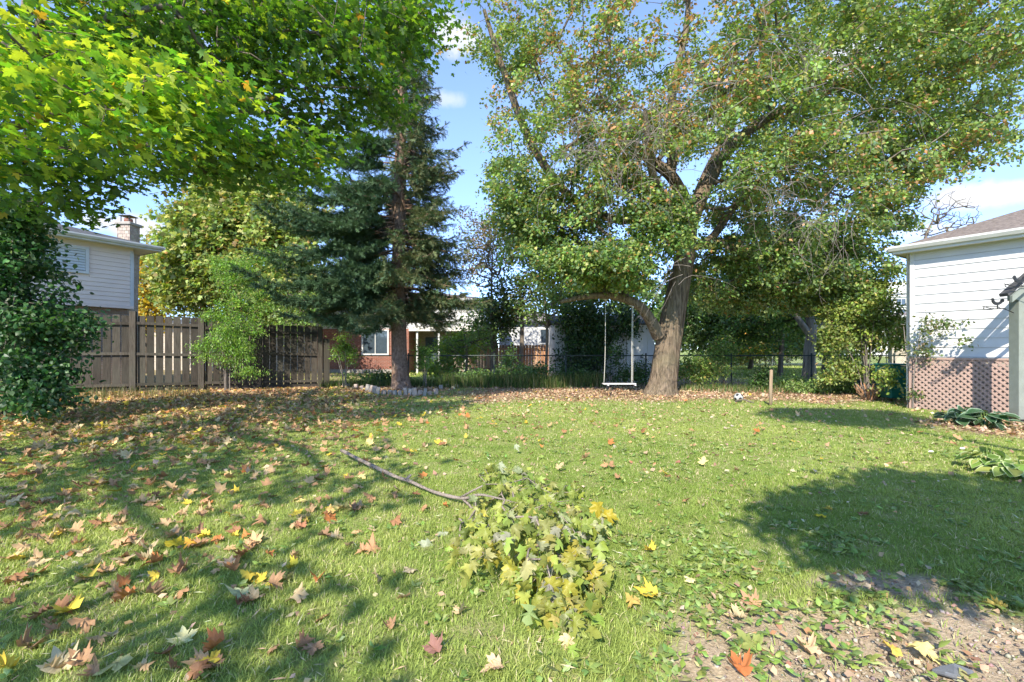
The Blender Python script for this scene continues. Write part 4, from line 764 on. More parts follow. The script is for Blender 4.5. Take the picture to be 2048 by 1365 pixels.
# ---------------------------------------------------------------- overhead maple on the left
def near_maple():
    bx, by = -7.6, 3.6; r = thing('maple_tree', (bx, by, 0), 'overhanging maple with sunlit yellow green lobed leaves covering the upper left corner', 'tree')
    tr = ([(bx, by, -.1), (bx, by, .6), (bx+.05, by, 2.0), (bx+.2, by+.2, 3.4), (bx+.5, by+.5, 5.2), (bx+.8, by+.9, 7.5), (bx+1.0, by+1.2, 10)], [.36, .33, .30, .27, .2, .13, .06])
    q = lambda px, py, d: P(px, py, d)
    br = [([(bx+.2, by+.2, 3.3), q(-120, 290, 5.2), q(20, 255, 5.3), q(120, 225, 5.4), q(190, 175, 5.4), q(260, 150, 5.5), q(330, 165, 5.6)], [.10, .06, .05, .042, .032, .022, .012]),
          ([(bx+.3, by+.3, 3.8), q(-60, 200, 7.5), q(200, 215, 7.8), q(420, 222, 8.2), q(560, 228, 8.6), q(655, 228, 9)], [.12, .08, .06, .05, .035, .02]),
          ([(bx+.4, by+.4, 4.6), q(40, 90, 6.5), q(300, 60, 7.2), q(520, 15, 7.8), q(700, 40, 8.4), q(790, 90, 9)], [.14, .11, .09, .07, .05, .02]),
          ([(bx+.5, by+.5, 5.2), q(-30, 120, 8.5), q(45, 60, 8.5), q(60, -60, 8.5)], [.13, .11, .1, .06]),
          ([(bx+.4, by+.4, 4.4), (-6.6, 1.5, 5.0), (-5.2, -.2, 5.4), (-4.5, -1.6, 5.6)], [.13, .10, .07, .03]),
          ([(bx+.4, by+.2, 4.4), (-7.5, 0.5, 5.2), (-6.2, -2.2, 5.6), (-4.5, -4.0, 5.8)], [.12, .1, .07, .03])]
    limbmesh([tr]+br, ['trunk']+['limb']*len(br), M_barkd, r, flare=(.3, .4)); B = limbs([tr]+br)
    # in frame crown
    sp = [(120, 200, 5.0, 1.5, .9, .65, 62, .1), (320, 190, 5.6, 1.1, .8, .55, 48, .1), (480, 290, 6.4, .95, .7, .42, 30, .1), (60, 330, 6.6, 1.2, .9, .5, 40, .1), (240, 330, 7.6, 1.3, .9, .45, 34, .1), (560, 130, 7.8, 1.6, 1.2, 1.1, 90, .2), (720, 60, 8.6, 1.4, 1.1, .9, 70, .2), (740, 190, 8.8, .9, .8, .5, 32, .1), (640, 270, 8.6, .8, .8, .55, 26, .1), (350, 60, 7.4, 2.2, 1.4, 1.0, 90, .2), (560, 340, 8.4, .9, .7, .35, 22, .1), (820, 20, 8.6, .7, .7, .5, 18, .1), (150, 50, 6.5, 1.6, 1.0, .7, 50, .2), (130, 415, 7.4, .8, .5, .3, 16, .1), (500, -60, 7.0, 3, 1.5, 1.2, 60, .2), (780, 40, 9.2, .8, .8, .8, 30, .1), (20, 180, 8, 1.5, 1, 1, 40, .1), (420, 150, 8.6, 1.6, .9, .9, 44, .1), (420, 340, 7.0, .8, .5, .35, 20, .1), (600, 300, 7.0, .5, .5, .3, 12, .1)]
    t = ell(sp); x_ = 1024+t[:, 0]/t[:, 1]*F; y_ = H0-(t[:, 2]-CH)/t[:, 1]*F
    hi = np.interp(x_, [0, 170, 215, 260, 330, 460, 560, 640, 700, 760, 820, 880, 905], [460, 430, 400, 330, 375, 385, 400, 385, 370, 300, 210, 110, 30]); k = (y_ < hi) & (x_ < 905); t = t[k]
    # crown outside the frame: above and behind the camera
    def blob(c, s, n): return np.array(c)+nrm(rng.normal(size=(n, 3)))*rng.random((n, 1))**.5*np.array(s)
    # the rest of the crown, over and beside the camera, where its shade on the lawn comes from
    t2 = np.concatenate([blob((-7.2, 2.5, 7.2), (3.2, 3.2, 1.9), 46), blob((-4.8, -1.4, 5.4), (2.0, 2.0, .9), 18), blob((-3.9, -3.0, 4.6), (1.6, 1.2, .7), 13), blob((-8.6, 0.2, 6.2), (3.0, 2.8, 1.6), 38), blob((-8.6, 5.4, 6.6), (2.4, 2.6, 1.6), 34), blob((-6.4, .0, 4.6), (1.5, 1.4, .6), 22)])
    x2 = 1024+t2[:, 0]/np.maximum(t2[:, 1], .01)*F; y2 = H0-(t2[:, 2]-CH)/np.maximum(t2[:, 1], .01)*F; t2 = t2[(t2[:, 1] < .5) | (y2 < -60) | (x2 < -80)]
    A, PAR, R, nb, tips = greedy((B[0], B[1]), B[2], np.concatenate([t, t2]), step=.3, droop=.4, minr=.005, attach0=16, maxr=.06); skel(A, PAR, R, nb, 'branches', M_barkd, r, n=4)
    pal = [(.14, .33, .04), (.22, .43, .04), (.34, .52, .05), (.09, .23, .04), (.62, .42, .06)]
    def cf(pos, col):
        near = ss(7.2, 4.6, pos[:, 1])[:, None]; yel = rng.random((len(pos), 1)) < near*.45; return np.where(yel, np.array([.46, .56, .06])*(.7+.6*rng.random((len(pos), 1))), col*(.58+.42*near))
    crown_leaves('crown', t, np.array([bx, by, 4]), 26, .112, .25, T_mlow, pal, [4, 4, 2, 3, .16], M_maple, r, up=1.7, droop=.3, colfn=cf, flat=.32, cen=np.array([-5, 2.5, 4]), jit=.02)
    crown_leaves('outer_crown', t2, np.array([bx, by, 4]), 26, .19, .34, T_kite, pal, [4, 4, 2, 3, .1], M_maple, r, up=1.0, flat=.5)
    # the nearest leaves one by one
    me = [npmesh('leaf', *(lambda V, T: (V, T))(*lobed(R_full, (0, .3), c, ro))) for c, ro in ((.35, .2), (.7, .35), (.1, .5), (.5, -.2))]
    for m_ in me: m_.materials.append(M_mapleo)
    near = t[np.argsort(t[:, 1])][:100]
    for i in range(300):
        p = near[i % len(near)]+rng.normal(0, .16, 3)*np.array([1, 1, .6])+np.array([0, -.12, 0]); n_ = Vector(nrm(np.array([random.gauss(0, .4), random.gauss(-.15, .35), .95]))); d_ = Vector((random.gauss(.5, .6), random.gauss(-.2, .5), -.35)); d_ = (d_-n_*d_.dot(n_)).normalized(); x_ = d_.cross(n_); s = random.uniform(.08, .13)
        M4 = Matrix((x_*s, d_*s, n_*s)).transposed().to_4x4(); M4.translation = Vector(p); o = link('leaf', me[i % 4], None, r); o.matrix_basis = M4
        c = random.choice([(.22, .43, .04), (.34, .52, .05), (.50, .58, .05), (.56, .60, .06), (.17, .36, .04), (.40, .56, .05)]); c = (.5, .3, .04) if random.random() < .05 else c; o.color = (*c, 1)
near_maple()
# ---------------------------------------------------------------- rope swing
def swing():
    Y = 13.55; r = thing('rope_swing', ((1238-1024)/F*Y, Y, .38), 'white plank swing hanging on two ropes from the low limb of the big tree', 'swing')
    xa, xb = (1211-1024)/F*Y, (1265-1024)/F*Y; zs = CH-(768-H0)/F*Y
    m = MB(); m.box(((xa+xb)/2, Y, zs), (.94, .24, .032)); m.build('seat', M_white, r, bevel=.006)
    for x in (xa, xb): MB().bar((x+.06, Y-.1, zs-.035), (x+.06, Y+.1, zs-.035), .05, .03).build('cleat', M_white, r)
    top = [(xa, CH-(592-H0)/F*Y), (xb, CH-(606-H0)/F*Y)]
    for i, (x, zt) in enumerate(top):
        for off in ((-.0,) if i == 0 else (-.014, .02)):
            pts = [(x-.02+off-(.03 if i == 0 else 0), Y-.02, zs), (x-.01+off, Y, zs+.9), (x+off*.5, Y, zt)]; MB().tube(smoothpath(pts, 5), [.009]*11, 6).build('rope', M_rope, r, True)
        m = MB(); m.tube([(x+.13*math.cos(t), Y-.02+.14*math.sin(t)*.6+.05, zt+.02+.13*math.sin(t)) for t in np.linspace(0, 6.3, 14)], [.014]*14, 6); m.sphere((x, Y-.04, zt-.12), .038, 8, 6); m.build('knot', M_rope, r, True)
        MB().tube([(x+.0, Y-.05, zt-.12), (x-.06, Y-.05, zt-.09), (x-.09, Y-.04, zt-.13)], [.012, .011, .006], 5).build('rope_tail', M_rope, r)
swing()
# ---------------------------------------------------------------- ball
def ball():
    x, y = G(1477, 805); rr = .115; z = gzf(x, y)+rr; r = thing('football', (x, y, z-rr), 'white football with black patches lying on the brown leaf litter right of the big trunk', 'ball')
    m = MB(); m.sphere((x, y, z), rr*.972, 28, 16); m.build('ball_skin', M_ball, r, True)
    g = (1+5**.5)/2; ic = [nrm(np.array(v, float)) for v in [(0, 1, g), (0, -1, g), (0, 1, -g), (0, -1, -g), (1, g, 0), (-1, g, 0), (1, -g, 0), (-1, -g, 0), (g, 0, 1), (g, 0, -1), (-g, 0, 1), (-g, 0, -1)]]
    R3 = np.array(Matrix.Rotation(.5, 3, 'Z') @ Matrix.Rotation(.35, 3, 'X') @ Matrix.Rotation(.2, 3, 'Y'))
    for v in ic:
        v = R3 @ v; a = nrm(np.cross(v, [.3, .2, 1])); b = np.cross(v, a); V = [v*rr*1.012]
        for k in range(5): w = nrm(v+.37*(a*math.cos(k*1.2566)+b*math.sin(k*1.2566))); V.append(w*rr*1.008)
        o = MB().add([np.array([x, y, z])+q for q in V], [(0, 1+k, 1+(k+1) % 5) for k in range(5)]); o.build('black_patch', M_black, r)
    s = MB().tube(smoothpath([(x-.16, y-.16, gzf(x, y)+.01), (x-.08, y-.2, gzf(x, y)+.07), (x+.04, y-.21, gzf(x, y)+.08), (x+.14, y-.24, gzf(x, y)+.04), (x+.24, y-.3, gzf(x, y)+.01)], 4), [.02]*17, 6).build('ball_shadow_arc', M_barkd, None, True)  # dark arc modelled in place of the ball's shadow
    tag(s, 'short dark curved arc standing in for the shadow at the front of the white ball', 'stick')
ball()
def stake():
    x, y = G(1541, 812); o = MB().tube([(x, y, -.1), (x+.005, y, .4), (x+.02, y, .86), (x+.02, y, .87)], [.04, .038, .036, .02], 10).build('wooden_stake', M_stake, None, True); tag(o, 'upright weathered wooden stake standing in the leaf litter right of the ball', 'stake')
stake()
# ---------------------------------------------------------------- edging stones round the spruce
ring = [(648, 772, .3), (664, 773, .3), (680, 774, .35), (696, 776, .4), (712, 778, .5), (724, 781, .5), (735, 785, .9), (742, 787, .9), (749, 789, .9), (756, 791, .9), (768, 790, .3), (780, 790, .4), (790, 791, .4), (800, 793, .5), (811, 793, .95), (820, 793, .8), (829, 793, .95), (840, 792, .5), (850, 792, .8), (860, 791, .3), (872, 789, .6), (882, 779, .4), (895, 777, .4), (905, 776, .5), (914, 777, .4)]
for i, (px, py, h) in enumerate(ring):
    x, y = G(px, py); h = .09+.18*h; w = random.uniform(.10, .15); m = MB(); lean = random.uniform(-.2, .2)+(.25 if px < 760 and h > .18 else 0); Mr = (Matrix.Rotation(random.uniform(-.4, .4), 3, 'Z') @ Matrix.Rotation(lean, 3, 'Y')); m.box((x, y, gzf(x, y)+h/2-.02), (w, random.uniform(.07, .11), h), Mr)
    o = m.build('edging_stone', M_stone if i % 3 else M_conc, None, bevel=.015); tall = 'tall' if h > .18 else 'low'
    side = 'left of the trunk' if px < 765 else ('in front of the trunk' if px < 845 else 'right of the trunk')
    nth = 'first second third fourth fifth sixth seventh eighth ninth tenth eleventh twelfth thirteenth fourteenth fifteenth sixteenth seventeenth eighteenth nineteenth twentieth'.split(); od = nth[i]+' edging stone from the left' if i < 13 else (nth[24-i]+' edging stone from the right')
    tag(o, f'{od} round the spruce, {tall} and {"pinkish" if i % 3 else "grey"}', 'stone', 'stones edging the spruce bed')
# low board edging at far left
for i, (a, b) in enumerate([((-20, 832), (38, 826)), ((42, 825), (100, 818)), ((104, 818), (150, 812))]):
    p, q = G(*a), G(*b); o = MB().bar((p[0], p[1], .05), (q[0], q[1], .05), .05, .16).build('edging_board', M_fence, None, bevel=.01); tag(o, ['leftmost grey edging board under the dark shrub', 'middle grey edging board under the dark shrub', 'rightmost grey edging board, nearest the fence'][i], 'edging', 'edging boards along the left bed')
# ---------------------------------------------------------------- bins
def wheelie(px, py, mat, label, s=1.0, d=None):
    x, y = G(px, py) if d is None else ((px-1024)/F*d, d); r = thing('wheelie_bin', (x, y, 0), label, 'bin'); w, dp, h = .25*s, .28*s, .92*s
    V = [(x+i*w*k, y+j*dp*k, z) for z, k in ((.06, .8), (h, 1)) for i, j in ((-1, -1), (1, -1), (1, 1), (-1, 1))]; MB().add(V, [(0, 3, 2, 1), (4, 5, 6, 7), (0, 1, 5, 4), (1, 2, 6, 5), (2, 3, 7, 6), (3, 0, 4, 7)]).build('body', mat, r, bevel=.02)
    m = MB(); m.box((x, y, h+.035), (2*w+.05, 2*dp+.06, .05)); m.build('lid', mat, r, bevel=.02)
    for sx in (-1, 1): m = MB(); m.tube([(x+sx*(w*.8), y+dp*.8, .1), (x+sx*(w*.8+.05), y+dp*.8, .1)], [.1, .1], 14); m.build('wheel', M_black, r)
    MB().tube([(x-w*.7, y+dp+.05, h), (x+w*.7, y+dp+.05, h)], [.015, .015], 8).build('handle', mat, r)
wheelie(1783, 800, M_teal, 'teal green wheelie bin half hidden in the shrubs left of the lattice', 1.0)
wheelie(1732, 790, M_blue, 'blue wheelie bin behind the yellow green shrub', .9, 14.8)
# cut stem clump
def cutstems():
    x, y = G(1738, 800); r = thing('cut_shrub', (x, y, 0), 'clump of bare cut tan stems at the lawn corner beside the teal bin', 'shrub')
    for i in range(60):
        a = random.random()*6.28; L_ = random.uniform(.18, .45); s = random.uniform(.25, .9); b = (x+math.cos(a)*.12, y+math.sin(a)*.1, 0); e = (b[0]+math.cos(a)*L_*s, b[1]+math.sin(a)*L_*s*.7, L_); MB().tube([b, ((b[0]+e[0])/2+random.gauss(0, .02), (b[1]+e[1])/2, L_*.55), e], [.016, .013, .011], 5).build('stem', M_orange if i % 3 else M_twig, r)
cutstems()
# ---------------------------------------------------------------- weeds by the fence (nobody could count them)
def weedstrip(name, px0, px1, y0, y1, n, h, w, cols, label, sp=.35):
    yy = y0+rng.random(n)*(y1-y0); x = ((px0+(px1-px0)*rng.random(n))-1024)/F*yy; z = gz(x, yy); H = h*(.4+.8*rng.random(n)); a = rng.random(n)*6.28; b = np.stack([x, yy, z], 1); s = np.stack([np.cos(a+1.57)*w, np.sin(a+1.57)*w, 0*a], 1)/2; l = sp*H
    mid = b+np.stack([np.cos(a)*l*.35, np.sin(a)*l*.35, H*.6], 1); tip = b+np.stack([np.cos(a)*l, np.sin(a)*l, H], 1); c = pick(cols, [1]*len(cols), n); V = np.stack([b-s, b+s, mid-s*.8, mid+s*.8, tip], 1).reshape(-1, 3); T = (np.arange(n)[:, None, None]*5+np.array([(0, 1, 3), (0, 3, 2), (2, 3, 4)])[None]).reshape(-1, 3)
    return tag(link(name, npmesh(name, V, T, np.repeat(c, 5, 0)), M_grass), kind='stuff')
GW = [(.07, .13, .03), (.12, .19, .04), (.05, .10, .03), (.28, .25, .12)]
weedstrip('tall_weeds', 880, 1210, 16.3, 17.6, 6500, .5, .014, GW, '')
weedstrip('tall_weeds', 640, 880, 16.6, 17.6, 3000, .28, .014, GW, '')
weedstrip('tall_weeds', 1360, 1800, 14.6, 17.4, 3500, .22, .014, GW, '')
weedstrip('tall_weeds', -20, 420, 12.4, 14.6, 1700, .30, .008, [(.06, .1, .03), (.25, .2, .1), (.10, .15, .04), (.32, .24, .13)], '')
mass('weed_patch', 'leafy dark weeds along the wire fence below the orange board fence', 'weeds', [(1050, 745, 17.4, 1.3, .4, .35, 50, 0), (960, 752, 17.3, 1.2, .4, .25, 36, 0), (1020, 715, 17.6, .35, .3, .35, 12, 0), (760, 758, 17.5, 1.6, .3, .25, 46, 0)], 40, .09, .12, G_dark, [2, 4, 3, 2])
# ---------------------------------------------------------------- hostas
def hosta(x, y, n, s, label, cols, edge, seed, hgt=.3, group=None):
    random.seed(seed); z0 = gzf(x, y); r = thing('hosta', (x, y, z0), label, 'plant')
    V0 = []; prof = [(0, .05), (.15, .34), (.35, .46), (.6, .40), (.82, .2), (1, .0)]; F0 = []
    def leafmesh(sc, rim):
        V = []; Fc = []; mi = []
        for i, (t, w) in enumerate(prof):
            w *= sc; z = -.35*t*t
            for u in (-1, -.78, 0, .78, 1): V.append((u*w, t, z+.12*abs(u)*w*2))
        for i in range(len(prof)-1):
            for j in range(4): Fc.append((i*5+j, i*5+j+1, (i+1)*5+j+1, (i+1)*5+j)); mi.append(1 if j in (0, 3) else 0)
        me = bpy.data.meshes.new('leaf'); me.from_pydata(V, [], Fc); me.materials.append(M_leafo); me.materials.append(edge); me.polygons.foreach_set('material_index', mi); me.polygons.foreach_set('use_smooth', [True]*len(mi)); return me
    me = [leafmesh(1, 0), leafmesh(.8, 0), leafmesh(1.15, 0)]; R0 = r
    for i in range(n):
        a = random.random()*6.28; rad = random.uniform(.02, .75)*s; h = hgt*random.uniform(.45, 1.05)*(1-rad/s*.35); b = Vector((x+math.cos(a)*rad, y+math.sin(a)*rad*.8, z0+h)); L_ = s*random.uniform(.38, .6)
        d_ = Vector((math.cos(a), math.sin(a), random.uniform(-.4, .35))).normalized(); n_ = Vector((random.gauss(0, .3), random.gauss(-.2, .3), 1)); n_ = (n_-d_*n_.dot(d_)).normalized(); x_ = d_.cross(n_); M4 = Matrix((x_*L_, d_*L_, n_*L_)).transposed().to_4x4(); M4.translation = b; o = link('leaf', me[i % 3], None, R0); o.matrix_basis = M4; c = random.choice(cols); k = random.uniform(.8, 1.2); o.color = (c[0]*k, c[1]*k, c[2]*k, 1)
        MB().tube([(x+math.cos(a)*rad*.2, y+math.sin(a)*rad*.2, z0), tuple(b)], [.006, .004], 5).build('leaf_stalk', M_leafstalk, r)
M_leafstalk = paint('green_stalk', (.16, .24, .06), .5); M_edgep = paint('pale_leaf_edge', (.38, .44, .20), .5); M_edged = paint('silver_leaf_edge', (.22, .30, .20), .5)
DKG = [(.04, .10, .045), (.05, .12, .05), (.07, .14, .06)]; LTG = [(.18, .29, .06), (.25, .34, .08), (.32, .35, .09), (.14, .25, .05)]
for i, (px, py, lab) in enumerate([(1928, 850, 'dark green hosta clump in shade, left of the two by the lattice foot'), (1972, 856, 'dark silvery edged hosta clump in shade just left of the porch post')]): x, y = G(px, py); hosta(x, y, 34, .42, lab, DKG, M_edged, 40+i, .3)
for i, (px, py, n, lab) in enumerate([(1975, 945, 24, 'pale variegated hosta in sun beside the mulch bed, left one of the pair'), (2030, 962, 26, 'large yellow green variegated hosta at the right frame edge')]): x, y = G(px, py); hosta(x, y, n, .27, lab, LTG, M_edgep, 50+i, .24)
random.seed(77)
# ---------------------------------------------------------------- the fallen branch with its wilting leaves
def fallen_branch():
    a = G(683, 902); e = G(945, 1004); r = thing('fallen_branch', (e[0], e[1], 0), 'fallen branch with bare grey stick and big tuft of wilting green leaves on the lawn', 'branch')
    g = lambda px, py, h: (lambda d: np.array([(px-1024)/F*d, d, h]))((CH-h)*F/(py-H0))
    st = ([g(683, 901, .11), g(730, 925, .10), g(790, 953, .075), g(820, 963, .06), g(870, 985, .04), g(925, 997, .07), g(960, 990, .16), g(1010, 1000, .22)], [.021, .02, .018, .016, .014, .015, .01, .007]); q = smoothpath(st[0], 6); V, T = tubev(q, np.interp(np.linspace(0, 7, len(q)), range(8), st[1]), 10, lambda i, a_: 1+.10*np.sin(2*a_+i*.7)+.08*math.sin(i*1.9)+.06*math.sin(i*3.3)); o = MB().add(V, [tuple(t) for t in T]+[tuple(range(10))[::-1]]); o.build('stick', M_stick, r, True)
    MB().tube([g(925, 997, .07), g(938, 1010, .03), g(948, 1022, .01)], [.014, .011, .007], 6).build('side_twig', M_stick, r, True); MB().tube([g(921, 996, .07), g(945, 982, .16), g(965, 972, .22)], [.012, .009, .006], 6).build('side_twig', M_stick, r, True); MB().tube([g(812, 960, .07), g(822, 950, .11)], [.016, .012], 6).build('side_twig', M_stick, r)
    poly = [(985, 915), (1045, 925), (1080, 960), (1150, 960), (1195, 1010), (1215, 1030), (1210, 1120), (1205, 1190), (1175, 1225), (1130, 1240), (1085, 1225), (1050, 1175), (1005, 1135), (930, 1120), (890, 1090), (905, 1040), (950, 1000), (950, 945)]
    def inside(x, y):
        c = False; j = len(poly)-1
        for i in range(len(poly)):
            if (poly[i][1] > y) != (poly[j][1] > y) and x < (poly[j][0]-poly[i][0])*(y-poly[i][1])/(poly[j][1]-poly[i][1])+poly[i][0]: c = not c
            j = i
        return c
    me = []
    for c_, ro, tw in ((.5, .9, 0), (1.1, .6, .5), (.3, 1.5, -.6), (1.5, 1.0, .3), (-.4, 1.2, .7), (.9, 1.3, -.3), (.7, -.6, .9)):
        V, T = rings(R_full, (0, .3), lambda X, Y: -c_*Y**2*.5-ro*np.abs(X)**1.4+tw*X*Y+.05*np.sin(X*11+Y*7+c_*5)+.035*np.sin(Y*17-X*5)); V = np.vstack([V, [(-.012, 0, 0), (.012, 0, 0), (.02, -.55, .12)]]); T = np.vstack([T, [(len(V)-3, len(V)-2, len(V)-1)]]); m_ = npmesh('leaf', V, T); m_.materials.append(M_leafo); me.append(m_)
    tips = []; k = 0
    while k < 290:
        px, py = random.uniform(880, 1225), random.uniform(910, 1245)
        if not inside(px, py): continue
        cen = max(0, 1-math.hypot((px-1070)/170, (py-1075)/150)); h = .03+random.random()*(.09+.24*cen); p = g(px, py, h); tips.append(p); low = py > 1120
        up = random.random() < .62; n_ = Vector((random.gauss(0, .5), random.gauss(-.75 if not low else -1.0, .4), random.gauss(.75 if not low else .25, .35))).normalized(); d_ = Vector((random.gauss(.15, .5), random.gauss(-.5, .4), -1.1 if low else -.65)); d_ = (d_-n_*d_.dot(n_)).normalized(); x_ = d_.cross(n_); s = random.uniform(.06, .108)*(1.15 if low else 1)
        if random.random() < .16: n_ = -n_; x_ = -x_
        M4 = Matrix((x_*s, d_*s, n_*s)).transposed().to_4x4(); M4.translation = Vector(p); o = link('leaf', random.choice(me), None, r); o.matrix_basis = M4
        c = random.choice([(.29, .38, .07), (.36, .43, .09), (.23, .32, .07), (.41, .45, .14)] if py < 1080 else [(.42, .42, .06), (.33, .38, .07), (.47, .43, .07), (.40, .42, .12)]); c = (.42, .44, .30) if random.random() < .06 else c; kk = random.uniform(.58, .98); o.color = (c[0]*kk*1.03, c[1]*kk*.95, c[2]*kk, 1); k += 1
    for px, py, h, s in ((1195, 1005, .2, .15), (885, 1065, .03, .13), (860, 1085, .03, .12), (1000, 925, .18, .11), (1030, 890, .12, .09), (1215, 1020, .15, .13)):
        p = g(px, py, h); n_ = Vector((random.gauss(0, .5), -.6, .5)).normalized(); d_ = Vector((random.gauss(0, .8), -.4, -.5)); d_ = (d_-n_*d_.dot(n_)).normalized(); M4 = Matrix((d_.cross(n_)*s, d_*s, n_*s)).transposed().to_4x4(); M4.translation = Vector(p); o = link('leaf', me[1], None, r); o.matrix_basis = M4; o.color = (.42, .34, .03, 1) if px > 1150 else (.4, .43, .3, 1)
    tp_ = np.array(tips)[rng.integers(len(tips), size=420)]+rng.normal(0, .05, (420, 3))*np.array([1, 1, .6]); tp_[:, 2] = np.maximum(tp_[:, 2]-.04, .03); V, T, C = place(T_mlow, tp_, .06+.04*rng.random(420), rng.normal(size=(420, 3))*.6+np.array([0, -.7, .7]), rng.normal(size=(420, 3))*.5+np.array([.1, -.4, -.9]), pick([(.26, .34, .07), (.34, .38, .08), (.40, .40, .10), (.18, .24, .05)], [3, 3, 2, 2], 420), .06); tag(link('small_leaves', npmesh('small_leaves', V, T, C), M_leaf, r), kind='stuff')
    base = np.array([q[-1], q[-8], q[-14]])[::-1]; A, PAR, R, nb, tp = greedy((base, [-1, 0, 1]), np.array([.012, .01, .008]), np.array(tips)-np.array([0, 0, .02]), step=.12, minr=.0016, maxr=.008, expo=.4); o = skel(A, PAR, R, nb, 'twigs', M_stick, r, n=4)
fallen_branch()
